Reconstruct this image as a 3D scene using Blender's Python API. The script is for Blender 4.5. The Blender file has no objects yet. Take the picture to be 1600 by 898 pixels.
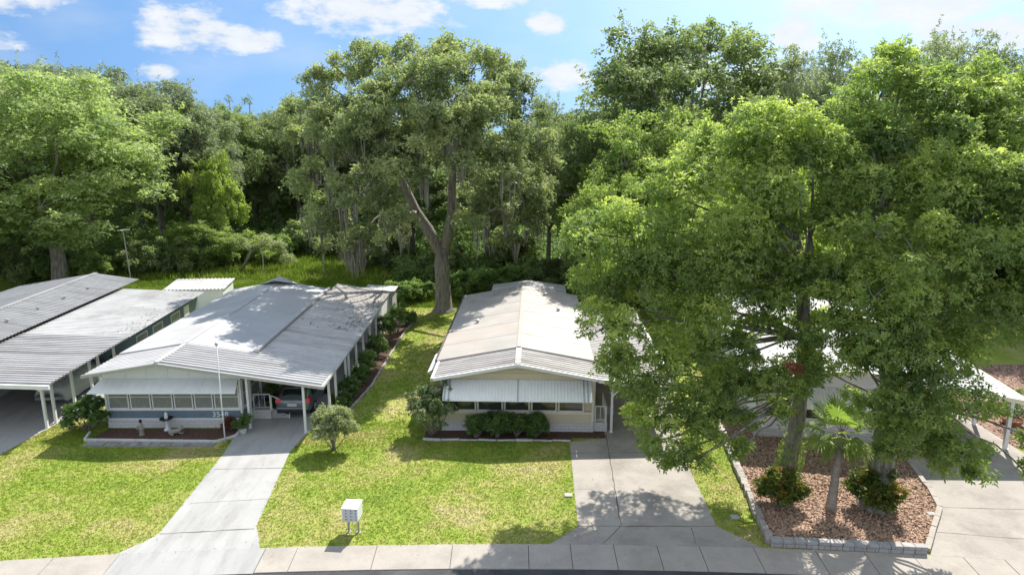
import bpy, math, random
import numpy as np
from mathutils import Vector, Matrix
from math import radians as RAD, sin, cos, pi

# ------------------------------------------------------------------ camera, sky, sun, exposure
scn = bpy.context.scene
COL = scn.collection
CAM_H = 14.5; PITCH = RAD(12.6); FPX = 1600*24/36
cam = bpy.data.cameras.new('camera'); cam.lens = 24; cam.sensor_width = 36; cam.clip_start = .3; cam.clip_end = 3000
camo = bpy.data.objects.new('camera', cam); COL.objects.link(camo)
camo.location = (0, 0, CAM_H); camo.rotation_euler = (pi/2-PITCH, 0, 0)
scn.camera = camo
SUN_EL, SUN_AZ = RAD(50), RAD(27)
sl = bpy.data.lights.new('sun', 'SUN'); sl.energy = 3.7; sl.angle = RAD(.53); sl.color = (1, .95, .87)
slo = bpy.data.objects.new('sun', sl); COL.objects.link(slo)
slo.rotation_euler = Vector((sin(SUN_AZ)*cos(SUN_EL), cos(SUN_AZ)*cos(SUN_EL), sin(SUN_EL))).to_track_quat('Z', 'Y').to_euler()
scn.view_settings.view_transform = 'Standard'; scn.view_settings.look = 'None'
scn.view_settings.exposure = 1.08; scn.view_settings.gamma = 1
scn.render.engine = 'CYCLES'
scn.cycles.max_bounces = 8; scn.cycles.diffuse_bounces = 4; scn.cycles.transmission_bounces = 6; scn.cycles.transparent_max_bounces = 8

def build_world():
    w = bpy.data.worlds.new('World'); scn.world = w; w.use_nodes = True
    nt = w.node_tree; N = nt.nodes; L = nt.links; N.clear()
    def nd(t, **k):
        n = N.new(t)
        for a, b in k.items(): setattr(n, a, b)
        return n
    def math_(op, a, b=None, c=None, clamp=False):
        n = nd('ShaderNodeMath', operation=op); n.use_clamp = clamp
        for i, v in enumerate((a, b, c)):
            if v is None: continue
            if isinstance(v, (int, float)): n.inputs[i].default_value = v
            else: L.new(v, n.inputs[i])
        return n.outputs[0]
    tc = nd('ShaderNodeTexCoord'); sep = nd('ShaderNodeSeparateXYZ'); L.new(tc.outputs['Generated'], sep.inputs[0])
    X, Y, Z = sep.outputs
    sky = nd('ShaderNodeTexSky', sky_type='NISHITA'); sky.sun_disc = False
    sky.sun_elevation = SUN_EL; sky.sun_rotation = SUN_AZ; sky.air_density = 1.0; sky.dust_density = .6; sky.ozone_density = 2.5; sky.altitude = 0
    # clear air low down: the sky keeps its blue close to the horizon
    cmb = nd('ShaderNodeCombineXYZ'); L.new(X, cmb.inputs[0]); L.new(Y, cmb.inputs[1])
    L.new(math_('ADD', math_('MULTIPLY', Z, .85), .52), cmb.inputs[2])
    nrm = nd('ShaderNodeVectorMath', operation='NORMALIZE'); L.new(cmb.outputs[0], nrm.inputs[0]); L.new(nrm.outputs[0], sky.inputs[0])
    # clouds: a noise field over azimuth / elevation, gathered into banks
    az = math_('ARCTAN2', X, Y); el = math_('ARCSINE', Z)
    def blob(a, e, ra, re):
        da = math_('DIVIDE', math_('SUBTRACT', az, RAD(a)), RAD(ra)); de = math_('DIVIDE', math_('SUBTRACT', el, RAD(e)), RAD(re))
        d = math_('ADD', math_('MULTIPLY', da, da), math_('MULTIPLY', de, de))
        return math_('SUBTRACT', 1, d)
    banks = [(-35.8, 9.2, 5.2, 1.7), (-23.8, 7.4, 3.6, 1.9), (-20.3, 7.0, 3.0, 1.2), (-26.4, 4.4, 1.5, .7), (-11, 9.2, 7.0, 1.9), (-2, 10.4, 4, .9), (2.8, 8.6, 1.9, 1.0),
             (4.0, 4.6, 3.4, 1.2), (21.5, 7.6, 2.5, 2.6), (30, 9.0, 9.5, 2.1), (33, 6.6, 6, 1.6), (17, 4.5, 8, 1.5), (50, 8, 8, 3), (-52, 8, 6, 3), (-37, 6.0, 3, .8)]
    f = None
    for b in banks:
        v = blob(*b); f = v if f is None else math_('MAXIMUM', f, v)
    f = math_('MAXIMUM', f, -1.2)
    # unseen cloud added overhead and behind the camera as fill light
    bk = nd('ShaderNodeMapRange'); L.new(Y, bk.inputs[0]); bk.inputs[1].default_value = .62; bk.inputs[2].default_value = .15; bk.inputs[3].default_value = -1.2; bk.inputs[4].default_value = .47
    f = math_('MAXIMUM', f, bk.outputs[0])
    fr = nd('ShaderNodeMapRange'); L.new(Y, fr.inputs[0]); fr.inputs[1].default_value = .6; fr.inputs[2].default_value = 0; fr.inputs[3].default_value = 1; fr.inputs[4].default_value = 1.4  # added cloud is brightened towards the back for more fill
    c2 = nd('ShaderNodeCombineXYZ'); L.new(math_('MULTIPLY', az, 14), c2.inputs[0]); L.new(math_('MULTIPLY', el, 30), c2.inputs[1])
    n1 = nd('ShaderNodeTexNoise'); n1.inputs['Scale'].default_value = 1.3; n1.inputs['Detail'].default_value = 7; n1.inputs['Roughness'].default_value = .62
    L.new(c2.outputs[0], n1.inputs['Vector'])
    n2 = nd('ShaderNodeTexNoise'); n2.inputs['Scale'].default_value = .55; n2.inputs['Detail'].default_value = 5; L.new(c2.outputs[0], n2.inputs['Vector'])
    dens = math_('ADD', math_('MULTIPLY', f, .62), math_('MULTIPLY', math_('SUBTRACT', n1.outputs[0], .5), 2.6))
    mask = nd('ShaderNodeMapRange', interpolation_type='SMOOTHSTEP'); L.new(dens, mask.inputs[0]); mask.inputs[1].default_value = -.12; mask.inputs[2].default_value = .62
    m1 = math_('MULTIPLY', mask.outputs[0], .93)
    veil = nd('ShaderNodeMapRange'); L.new(n2.outputs[0], veil.inputs[0]); veil.inputs[1].default_value = .42; veil.inputs[2].default_value = .8; veil.inputs[4].default_value = .28
    m = math_('MAXIMUM', m1, veil.outputs[0])
    tint = nd('ShaderNodeMix', data_type='RGBA', blend_type='MULTIPLY'); tint.inputs[0].default_value = 1
    L.new(sky.outputs[0], tint.inputs[6]); tint.inputs[7].default_value = (.62, .77, .80, 1)
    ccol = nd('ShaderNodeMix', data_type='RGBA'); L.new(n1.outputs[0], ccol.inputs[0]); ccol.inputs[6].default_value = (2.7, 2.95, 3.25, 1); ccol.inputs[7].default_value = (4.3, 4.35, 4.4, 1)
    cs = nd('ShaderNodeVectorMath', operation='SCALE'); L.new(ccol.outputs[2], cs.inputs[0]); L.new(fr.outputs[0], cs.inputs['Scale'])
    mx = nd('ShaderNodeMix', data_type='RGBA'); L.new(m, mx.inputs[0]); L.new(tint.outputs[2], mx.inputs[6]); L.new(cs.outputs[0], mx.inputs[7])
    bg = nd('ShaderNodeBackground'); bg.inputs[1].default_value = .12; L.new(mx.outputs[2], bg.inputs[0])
    out = nd('ShaderNodeOutputWorld'); L.new(bg.outputs[0], out.inputs[0])
build_world()

# ------------------------------------------------------------------ where things stand
def G(px, py, h=0.0):
    a = (px-800)/FPX; b = (py-449)/FPX
    z = (CAM_H-h)/(sin(PITCH)+b*cos(PITCH))
    return (a*z, z*(cos(PITCH)-b*sin(PITCH)))
def W3(px, py, Y):
    a = (px-800)/FPX; b = (py-449)/FPX
    z = Y/(cos(PITCH)-b*sin(PITCH))
    return np.array((a*z, Y, CAM_H-z*(sin(PITCH)+b*cos(PITCH))))

# ------------------------------------------------------------------ materials
def new_mat(name):
    m = bpy.data.materials.new(name); m.use_nodes = True; nt = m.node_tree
    return m, nt.nodes, nt.links, nt.nodes['Principled BSDF']
def rgb(c, k=1): return (c[0]*k, c[1]*k, c[2]*k, 1)
def mat(name, c, rough=.7, var=.18, scale=2.0, bump=0, bscale=25, spec=.35, metal=0, c2=None, stretch=(1, 1, 1), dirt=None, dirt_amt=.5, dirt_scale=.6, dirt_stretch=(1,1,1), fine=0, emit=0):
    m, N, L, P = new_mat(name)
    P.inputs['Roughness'].default_value = rough; P.inputs['Specular IOR Level'].default_value = spec; P.inputs['Metallic'].default_value = metal
    tc = N.new('ShaderNodeTexCoord'); mp = N.new('ShaderNodeMapping'); mp.inputs['Scale'].default_value = stretch; L.new(tc.outputs['Object'], mp.inputs[0])
    no = N.new('ShaderNodeTexNoise'); no.inputs['Scale'].default_value = scale; no.inputs['Detail'].default_value = 6; no.inputs['Roughness'].default_value = .65; L.new(mp.outputs[0], no.inputs[0])
    cr = N.new('ShaderNodeValToRGB'); L.new(no.outputs[0], cr.inputs[0])
    cr.color_ramp.elements[0].position = .32; cr.color_ramp.elements[1].position = .68
    cr.color_ramp.elements[0].color = rgb(c, 1-var); cr.color_ramp.elements[1].color = rgb(c2) if c2 else rgb(c, 1+var*.6)
    out = cr.outputs[0]
    if fine:
        nf = N.new('ShaderNodeTexNoise'); nf.inputs['Scale'].default_value = 22; nf.inputs['Detail'].default_value = 3; L.new(tc.outputs['Object'], nf.inputs[0])
        mr = N.new('ShaderNodeMapRange'); L.new(nf.outputs[0], mr.inputs[0]); mr.inputs[1].default_value = .3; mr.inputs[2].default_value = .7; mr.inputs[3].default_value = 1-fine; mr.inputs[4].default_value = 1+fine*.6
        mm = N.new('ShaderNodeMix'); mm.data_type = 'RGBA'; mm.blend_type = 'MULTIPLY'; mm.inputs[0].default_value = 1; L.new(out, mm.inputs[6]); L.new(mr.outputs[0], mm.inputs[7]); out = mm.outputs[2]
    if dirt:
        mp2 = N.new('ShaderNodeMapping'); mp2.inputs['Scale'].default_value = dirt_stretch; L.new(tc.outputs['Object'], mp2.inputs[0])
        nd = N.new('ShaderNodeTexNoise'); nd.inputs['Scale'].default_value = dirt_scale; nd.inputs['Detail'].default_value = 7; nd.inputs['Roughness'].default_value = .7; L.new(mp2.outputs[0], nd.inputs[0])
        mr = N.new('ShaderNodeMapRange'); L.new(nd.outputs[0], mr.inputs[0]); mr.inputs[1].default_value = .47; mr.inputs[2].default_value = .72; mr.inputs[4].default_value = dirt_amt
        mm = N.new('ShaderNodeMix'); mm.data_type = 'RGBA'; L.new(mr.outputs[0], mm.inputs[0]); L.new(out, mm.inputs[6]); mm.inputs[7].default_value = rgb(dirt); out = mm.outputs[2]
    L.new(out, P.inputs['Base Color'])
    if bump:
        nb = N.new('ShaderNodeTexNoise'); nb.inputs['Scale'].default_value = bscale; nb.inputs['Detail'].default_value = 4; L.new(mp.outputs[0], nb.inputs[0])
        b = N.new('ShaderNodeBump'); b.inputs['Strength'].default_value = bump; b.inputs['Distance'].default_value = .03; L.new(nb.outputs[0], b.inputs['Height']); L.new(b.outputs[0], P.inputs['Normal'])
    return m
def leaf_mat(name, dark, mid, light, trans=.35, rough=.55):
    m, N, L, P = new_mat(name)
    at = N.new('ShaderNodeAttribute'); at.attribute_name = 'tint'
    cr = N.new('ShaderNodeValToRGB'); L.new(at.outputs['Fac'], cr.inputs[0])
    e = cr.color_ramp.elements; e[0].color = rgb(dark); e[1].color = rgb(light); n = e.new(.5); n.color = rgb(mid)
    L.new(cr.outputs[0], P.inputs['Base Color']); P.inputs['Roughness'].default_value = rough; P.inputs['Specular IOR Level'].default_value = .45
    tr = N.new('ShaderNodeBsdfTranslucent')
    tm = N.new('ShaderNodeMix'); tm.data_type = 'RGBA'; tm.blend_type = 'MULTIPLY'; tm.inputs[0].default_value = 1; L.new(cr.outputs[0], tm.inputs[6]); tm.inputs[7].default_value = (1.2, 1.35, .8, 1)
    L.new(tm.outputs[2], tr.inputs[0])
    ms = N.new('ShaderNodeMixShader'); ms.inputs[0].default_value = trans
    L.new(P.outputs[0], ms.inputs[1]); L.new(tr.outputs[0], ms.inputs[2]); L.new(ms.outputs[0], N['Material Output'].inputs[0])
    return m
def lawn_mat(name, tuft=False, wild=False):
    m, N, L, P = new_mat(name)
    P.inputs['Roughness'].default_value = .8; P.inputs['Specular IOR Level'].default_value = .15
    ge = N.new('ShaderNodeNewGeometry')
    def noise(s, d=5, r=.6):
        n = N.new('ShaderNodeTexNoise'); n.inputs['Scale'].default_value = s; n.inputs['Detail'].default_value = d; n.inputs['Roughness'].default_value = r; L.new(ge.outputs['Position'], n.inputs[0]); return n.outputs[0]
    def mth(op, a, b):
        n = N.new('ShaderNodeMath'); n.operation = op
        for i, v in enumerate((a, b)):
            if isinstance(v, (int, float)): n.inputs[i].default_value = v
            else: L.new(v, n.inputs[i])
        return n.outputs[0]
    a = noise(.28, 6, .65); b = noise(1.6, 5, .7); c = noise(16, 4, .7)
    s = mth('ADD', mth('MULTIPLY', a, .66), mth('ADD', mth('MULTIPLY', b, .22), mth('MULTIPLY', c, .12)))
    cr = N.new('ShaderNodeValToRGB'); L.new(s, cr.inputs[0]); e = cr.color_ramp.elements
    if wild:
        e[0].position = .36; e[0].color = (.11, .19, .025, 1); e[1].position = .68; e[1].color = (.36, .37, .10, 1); x = e.new(.5); x.color = (.22, .31, .04, 1)
    else:
        e[0].position = .36; e[0].color = (.20, .28, .045, 1); e[1].position = .66; e[1].color = (.50, .42, .25, 1)
        x = e.new(.47); x.color = (.265, .345, .05, 1); x = e.new(.56); x.color = (.39, .385, .12, 1)
    # speckle of single blades and thatch
    f = N.new('ShaderNodeTexNoise'); f.inputs['Scale'].default_value = 45; f.inputs['Detail'].default_value = 2; L.new(ge.outputs['Position'], f.inputs[0])
    mr = N.new('ShaderNodeMapRange'); L.new(f.outputs[0], mr.inputs[0]); mr.inputs[1].default_value = .3; mr.inputs[2].default_value = .7
    mr.inputs[3].default_value = .72 if not tuft else .9; mr.inputs[4].default_value = 1.1
    mm = N.new('ShaderNodeMix'); mm.data_type = 'RGBA'; mm.blend_type = 'MULTIPLY'; mm.inputs[0].default_value = 1; L.new(cr.outputs[0], mm.inputs[6]); L.new(mr.outputs[0], mm.inputs[7])
    L.new(mm.outputs[2], P.inputs['Base Color'])
    if tuft:
        tr = N.new('ShaderNodeBsdfTranslucent'); L.new(mm.outputs[2], tr.inputs[0]); ms = N.new('ShaderNodeMixShader'); ms.inputs[0].default_value = .4
        L.new(P.outputs[0], ms.inputs[1]); L.new(tr.outputs[0], ms.inputs[2]); L.new(ms.outputs[0], N['Material Output'].inputs[0])
    else:
        bp = N.new('ShaderNodeBump'); bp.inputs['Strength'].default_value = .5; bp.inputs['Distance'].default_value = .05; L.new(f.outputs[0], bp.inputs['Height']); L.new(bp.outputs[0], P.inputs['Normal'])
    return m
def brick_mat(name, c1, c2, mortar, sc=1.0):
    m, N, L, P = new_mat(name)
    tc = N.new('ShaderNodeTexCoord'); se = N.new('ShaderNodeSeparateXYZ'); L.new(tc.outputs['Object'], se.inputs[0])
    ad = N.new('ShaderNodeMath'); L.new(se.outputs[0], ad.inputs[0]); L.new(se.outputs[1], ad.inputs[1])
    cm = N.new('ShaderNodeCombineXYZ'); L.new(ad.outputs[0], cm.inputs[0]); L.new(se.outputs[2], cm.inputs[1])
    b = N.new('ShaderNodeTexBrick'); L.new(cm.outputs[0], b.inputs[0]); b.inputs['Scale'].default_value = sc
    b.inputs['Brick Width'].default_value = .4; b.inputs['Row Height'].default_value = .16; b.inputs['Mortar Size'].default_value = .012
    b.inputs['Color1'].default_value = rgb(c1); b.inputs['Color2'].default_value = rgb(c2); b.inputs['Mortar'].default_value = rgb(mortar)
    L.new(b.outputs[0], P.inputs['Base Color']); P.inputs['Roughness'].default_value = .8
    return m

M = {}
M['white'] = mat('white_paint', (.74, .75, .75), .5, .06, 1.5)
M['trim'] = mat('white_metal_trim', (.76, .76, .75), .45, .05, 2)
M['beige'] = mat('beige_siding', (.62, .54, .39), .6, .06, 1.2)
M['beige_trim'] = mat('cream_trim', (.74, .69, .58), .55, .05, 2)
M['blue'] = mat('slate_blue_paint', (.155, .21, .255), .6, .12, 2)
M['roof_white'] = mat('white_coated_roof', (.41, .41, .41), .65, .07, .5, c2=(.48, .48, .48), dirt=(.42, .36, .31), dirt_amt=.3, dirt_scale=.28, bump=.15, bscale=3)
M['roof_cream'] = mat('cream_coated_roof', (.37, .35, .32), .6, .06, .6, c2=(.43, .41, .38), dirt=(.5, .38, .31), dirt_amt=.5, dirt_scale=.25, bump=.15, bscale=3)
M['rib_white'] = mat('ribbed_metal_roof', (.53, .525, .515), .5, .12, 1.2, dirt=(.20, .17, .15), dirt_amt=.7, dirt_scale=.55, dirt_stretch=(.22, 2.4, 1))
M['rib_soiled'] = mat('soiled_ribbed_roof', (.52, .49, .46), .6, .15, 1.2, dirt=(.18, .13, .115), dirt_amt=.85, dirt_scale=.7, dirt_stretch=(.25, 2.6, 1))
M['rib_grey'] = mat('grey_ribbed_roof', (.36, .365, .37), .45, .12, 1, dirt=(.14, .13, .12), dirt_amt=.6, dirt_scale=.6, dirt_stretch=(.2, 2.2, 1))
M['rib_dark'] = mat('weathered_ribbed_roof', (.50, .49, .48), .5, .12, 1, dirt=(.15, .13, .12), dirt_amt=.8, dirt_scale=.6, dirt_stretch=(.18, 2.6, 1))
M['rib_valley'] = mat('roof_valley_grime_shade', (.10, .092, .086), .85, .5, 1.6, stretch=(.3, 2, 1))  # grime, plus rib shade painted into the flat valley strips
M['flat_grey'] = mat('grey_roof_sheet', (.44, .44, .435), .6, .12, 1, dirt=(.15, .13, .12), dirt_amt=.6, dirt_scale=.45)
M['debris'] = mat('leaf_litter', (.13, .10, .075), .9, .4, 12)
M['awning'] = mat('pale_awning', (.84, .85, .82), .5, .06, 1.5)
M['rib_seam'] = mat('awning_seam', (.42, .44, .47), .6, .1, 3)  # grey strips running down the awning sheet
M['glass'] = mat('window_glass', (.05, .055, .05), .08, .2, 3, spec=.8)
M['screen'] = mat('window_blind', (.26, .26, .235), .5, .35, 4, stretch=(7, 1, .6), spec=.6)
M['dark'] = mat('dark_opening', (.03, .03, .032), .7, .2, 4)
M['brick_white'] = brick_mat('white_block_skirting', (.62, .61, .60), (.57, .555, .55), (.44, .43, .42))
M['brick_base'] = brick_mat('block_wall_stone', (.40, .385, .365), (.33, .32, .31), (.2, .19, .18))
M['conc'] = mat('light_concrete', (.42, .41, .39), .85, .10, .5, dirt=(.27, .255, .235), dirt_amt=.45, dirt_scale=.35, fine=.07)
M['conc_pale'] = mat('pale_concrete', (.385, .38, .365), .85, .08, .5, dirt=(.20, .195, .18), dirt_amt=.6, dirt_scale=.55, fine=.06, dirt_stretch=(2.2, .5, 1))
M['conc_warm'] = mat('weathered_concrete', (.37, .335, .295), .85, .12, .6, dirt=(.15, .13, .11), dirt_amt=.6, dirt_scale=.5, fine=.1)
M['curb'] = mat('curb_concrete', (.40, .36, .315), .85, .1, .7, dirt=(.24, .21, .18), dirt_amt=.5, dirt_scale=.8, fine=.1)
M['joint'] = mat('concrete_joint', (.13, .115, .09), .9, .3, 5)
M['asphalt'] = mat('asphalt', (.062, .062, .066), .85, .2, .8, c2=(.095, .094, .096), fine=.25, bump=.3, bscale=60)
M['lawn'] = lawn_mat('lawn'); M['tuft'] = lawn_mat('grass_blades', tuft=True); M['meadow'] = lawn_mat('meadow', wild=True); M['meadow_tuft'] = lawn_mat('meadow_blades', tuft=True, wild=True)
M['soil'] = mat('dark_mulch', (.075, .045, .035), .95, .4, 9, c2=(.15, .085, .06), bump=.8, bscale=30)
M['chipsoil'] = mat('mulch_ground', (.22, .13, .10), .95, .4, 8, c2=(.42, .27, .21), bump=.8, bscale=30)
M['chip1'] = mat('pine_bark_chip', (.42, .25, .165), .85, .4, 14, c2=(.66, .47, .34))
M['stone'] = mat('edging_stone', (.34, .30, .265), .85, .3, 3, c2=(.5, .455, .41), bump=.6, bscale=12)
M['stone_white'] = mat('white_edging_stone', (.6, .59, .57), .8, .15, 4)
M['paver'] = mat('grey_paver', (.24, .235, .225), .85, .25, 3, c2=(.36, .35, .33))
M['bark'] = mat('oak_bark', (.19, .165, .14), .95, .4, 3, c2=(.36, .325, .285), stretch=(3, 3, .5), bump=1.0, bscale=7)
M['bark_pale'] = mat('grey_bark', (.17, .15, .125), .95, .4, 2.5, c2=(.36, .335, .29), stretch=(2.5, 2.5, .6), bump=1.0, bscale=6)
M['twig'] = mat('bare_twig', (.26, .23, .19), .9, .2, 3)
M['moss'] = mat('spanish_moss', (.17, .17, .12), .95, .25, 1, c2=(.27, .26, .20))
M['palmbark'] = mat('palm_bark', (.30, .255, .21), .95, .25, 3, c2=(.40, .35, .30), bump=.6, bscale=14, stretch=(1, 1, 3))
M['silver'] = mat('car_paint', (.20, .235, .25), .28, .04, 1, spec=.6, metal=.55)
M['black'] = mat('black_plastic', (.025, .025, .027), .5, .2, 5)
M['tyre'] = mat('tyre_rubber', (.025, .025, .025), .8, .2, 8)
M['alloy'] = mat('wheel_alloy', (.45, .45, .46), .35, .1, 4, metal=.8)
M['carglass'] = mat('car_glass', (.015, .018, .022), .06, .1, 2, spec=.9)
M['redlens'] = mat('red_lens', (.75, .03, .05), .2, .1, 5, spec=.8)
M['plate'] = mat('number_plate', (.66, .60, .60), .4, .1, 20)
M['cover'] = mat('car_cover_cloth', (.46, .49, .465), .85, .15, 1.5, bump=.6, bscale=3, stretch=(1, .3, 2))
M['red'] = mat('red_paint', (.6, .05, .03), .5, .15, 6)
M['flower_w'] = mat('white_petals', (.7, .7, .72), .6, .1, 5)
M['rail'] = mat('white_railing', (.72, .72, .71), .45, .05, 3)
M['mail'] = mat('mailbox_paint', (.80, .80, .80), .4, .04, 2)
M['maildoor'] = mat('mailbox_door', (.60, .61, .63), .4, .05, 2)
M['pot'] = mat('clay_pot', (.35, .17, .10), .8, .2, 5)
M['potw'] = mat('white_pot', (.6, .6, .58), .7, .15, 5)
M['metal'] = mat('galvanised_metal', (.42, .42, .41), .45, .1, 4, metal=.4)
M['statue'] = mat('cast_stone', (.30, .28, .25), .85, .2, 8)
M['mat_dark'] = mat('door_mat', (.07, .065, .065), .95, .3, 10)

M['lf_oak'] = leaf_mat('live_oak_leaves', (.12,.155,.075), (.235,.28,.13), (.48,.50,.25), 0.48)
M['lf_fg'] = leaf_mat('laurel_oak_leaves', (.13,.19,.07), (.29,.37,.11), (.64,.68,.20), 0.54)
M['lf_bright'] = leaf_mat('bright_leaves', (.16,.225,.09), (.33,.40,.17), (.52,.57,.26), 0.50)
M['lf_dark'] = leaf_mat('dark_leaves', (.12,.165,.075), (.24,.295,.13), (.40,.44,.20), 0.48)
M['lf_grey'] = leaf_mat('grey_green_leaves', (.14,.175,.10), (.25,.29,.17), (.40,.43,.26), 0.44)
M['lf_yellow'] = leaf_mat('yellow_green_leaves', (.17,.24,.06), (.30,.38,.09), (.46,.51,.15), 0.50)
M['lf_shrub'] = leaf_mat('shrub_leaves', (.10,.17,.05), (.21,.31,.09), (.38,.47,.16), 0.45)
M['lf_hedge'] = leaf_mat('hedge_leaves', (.05,.10,.03), (.11,.19,.045), (.20,.28,.08), 0.40)
M['lf_pale'] = leaf_mat('pale_shrub_leaves', (.20,.23,.11), (.34,.37,.19), (.50,.52,.30), 0.45)
M['lf_varieg'] = leaf_mat('variegated_leaves', (.06, .10, .015), (.14, .18, .02), (.42, .20, .05), .35)
M['lf_vine'] = leaf_mat('vine_leaves', (.14,.21,.06), (.28,.36,.10), (.42,.48,.16), 0.45)
M['lf_dogwood'] = leaf_mat('two_tone_leaves', (.05, .09, .03), (.11, .17, .05), (.52, .50, .34), .3)
M['lf_dead'] = leaf_mat('dead_leaves', (.22, .09, .05), (.32, .13, .07), (.42, .2, .1), .3)
M['lf_palm'] = leaf_mat('palm_leaves', (.16,.24,.06), (.25,.34,.08), (.42,.48,.16), 0.48)
M['lf_red'] = leaf_mat('red_leaves', (.10, .02, .02), (.16, .04, .03), (.10, .12, .04), .3)

# ------------------------------------------------------------------ mesh building
def tag(o, label=None, cat=None, group=None, kind=None):
    if label: o['label'] = label
    if cat: o['category'] = cat
    if group: o['group'] = group
    if kind: o['kind'] = kind
    return o
def empty(name, loc=(0, 0, 0), rz=0.0, label=None, cat=None, group=None):
    o = bpy.data.objects.new(name, None); COL.objects.link(o); o.location = loc; o.rotation_euler = (0, 0, rz); o.empty_display_size = .3
    return tag(o, label, cat, group)
class MB:
    def __init__(s): s.v = []; s.f = []; s.mi = []
    def add(s, vs, fs, mi=0):
        n = len(s.v); s.v += [tuple(map(float, p)) for p in vs]; s.f += [tuple(n+i for i in f) for f in fs]; s.mi += [mi]*len(fs); return s
    def box(s, x0, x1, y0, y1, z0, z1, mi=0, rz=0, c=None):
        vs = [(x, y, z) for z in (z0, z1) for y in (y0, y1) for x in (x0, x1)]
        if rz:
            cx, cy = c or ((x0+x1)/2, (y0+y1)/2)
            vs = [(cx+(x-cx)*cos(rz)-(y-cy)*sin(rz), cy+(x-cx)*sin(rz)+(y-cy)*cos(rz), z) for x, y, z in vs]
        return s.add(vs, [(0, 2, 3, 1), (4, 5, 7, 6), (0, 1, 5, 4), (2, 6, 7, 3), (0, 4, 6, 2), (1, 3, 7, 5)], mi)
    def hexa(s, b, t, mi=0):   # bottom quad, top quad (ccw)
        return s.add(list(b)+list(t), [(3, 2, 1, 0), (4, 5, 6, 7), (0, 1, 5, 4), (1, 2, 6, 5), (2, 3, 7, 6), (3, 0, 4, 7)], mi)
    def slab(s, quad, th, mi=0, mi2=None):   # a quad given thickness downwards
        b = [(x, y, z-th) for x, y, z in quad]; return s.hexa(b, quad, mi)
    def bar(s, p, q, w, h=None, mi=0):
        p = Vector(p); q = Vector(q); h = h or w; d = (q-p).normalized()
        up = Vector((0, 0, 1)) if abs(d.z) < .95 else Vector((0, 1, 0))
        a = d.cross(up).normalized()*w/2; b = a.cross(d).normalized()*h/2
        return s.hexa([p-a-b, p+a-b, p+a+b, p-a+b], [q-a-b, q+a-b, q+a+b, q-a+b], mi)
    def tube(s, pts, rs, n=8, mi=0, cap=True):
        pts = [Vector(p) for p in pts]; k = len(pts)
        if isinstance(rs, (int, float)): rs = [rs]*k
        base = len(s.v); prev = None
        for i, p in enumerate(pts):
            d = (pts[min(i+1, k-1)]-pts[max(i-1, 0)]).normalized()
            a = prev - d*prev.dot(d) if prev is not None else d.orthogonal()
            a.normalize(); prev = a; b = d.cross(a)
            for j in range(n):
                t = 2*pi*j/n; q = p+(a*cos(t)+b*sin(t))*rs[i]; s.v.append((q.x, q.y, q.z))
        for i in range(k-1):
            for j in range(n):
                s.f.append((base+i*n+j, base+i*n+(j+1) % n, base+(i+1)*n+(j+1) % n, base+(i+1)*n+j)); s.mi.append(mi)
        if cap:
            s.f.append(tuple(base+j for j in reversed(range(n)))); s.f.append(tuple(base+(k-1)*n+j for j in range(n))); s.mi += [mi, mi]
        return s
    def lathe(s, c, prof, n=16, mi=0):
        base = len(s.v)
        for r, z in prof:
            for j in range(n):
                t = 2*pi*j/n; s.v.append((c[0]+r*cos(t), c[1]+r*sin(t), c[2]+z))
        for i in range(len(prof)-1):
            for j in range(n):
                s.f.append((base+i*n+j, base+i*n+(j+1) % n, base+(i+1)*n+(j+1) % n, base+(i+1)*n+j)); s.mi.append(mi)
        s.f.append(tuple(base+j for j in reversed(range(n)))); s.f.append(tuple(base+(len(prof)-1)*n+j for j in range(n))); s.mi += [mi, mi]
        return s
    def poly(s, pts, z, th=.02, mi=0):
        n = len(pts); zs = z if isinstance(z, (list, tuple)) else [z]*n
        t = [(p[0], p[1], zz) for p, zz in zip(pts, zs)]; b = [(p[0], p[1], zz-th) for p, zz in zip(pts, zs)]
        return s.add(t+b, [tuple(range(n)), tuple(reversed(range(n, 2*n)))]+[(i, i+n, (i+1) % n+n, (i+1) % n) for i in range(n)], mi)
    def build(s, name, mats, parent=None, smooth=False, bevel=0, loc=None):
        me = bpy.data.meshes.new(name); me.from_pydata(s.v, [], s.f); me.validate()
        if not isinstance(mats, (list, tuple)): mats = [mats]
        for m in mats: me.materials.append(m)
        if len(mats) > 1: me.polygons.foreach_set('material_index', s.mi[:len(me.polygons)])
        if smooth: me.polygons.foreach_set('use_smooth', [True]*len(me.polygons))
        me.update()
        o = bpy.data.objects.new(name, me); COL.objects.link(o)
        if parent: o.parent = parent
        if loc: o.location = loc
        if bevel:
            b = o.modifiers.new('bevel', 'BEVEL'); b.width = bevel; b.segments = 2; b.limit_method = 'ANGLE'
        return o
def ccw(poly):
    a = sum(poly[i][0]*poly[(i+1) % len(poly)][1]-poly[(i+1) % len(poly)][0]*poly[i][1] for i in range(len(poly)))
    return poly if a > 0 else poly[::-1]
def inside(pts, poly):
    x, y = pts[:, 0], pts[:, 1]; r = np.zeros(len(pts), bool); n = len(poly); j = n-1
    for i in range(n):
        xi, yi = poly[i]; xj, yj = poly[j]
        c = ((yi > y) != (yj > y)) & (x < (xj-xi)*(y-yi)/((yj-yi) or 1e-9)+xi); r ^= c; j = i
    return r
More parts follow.
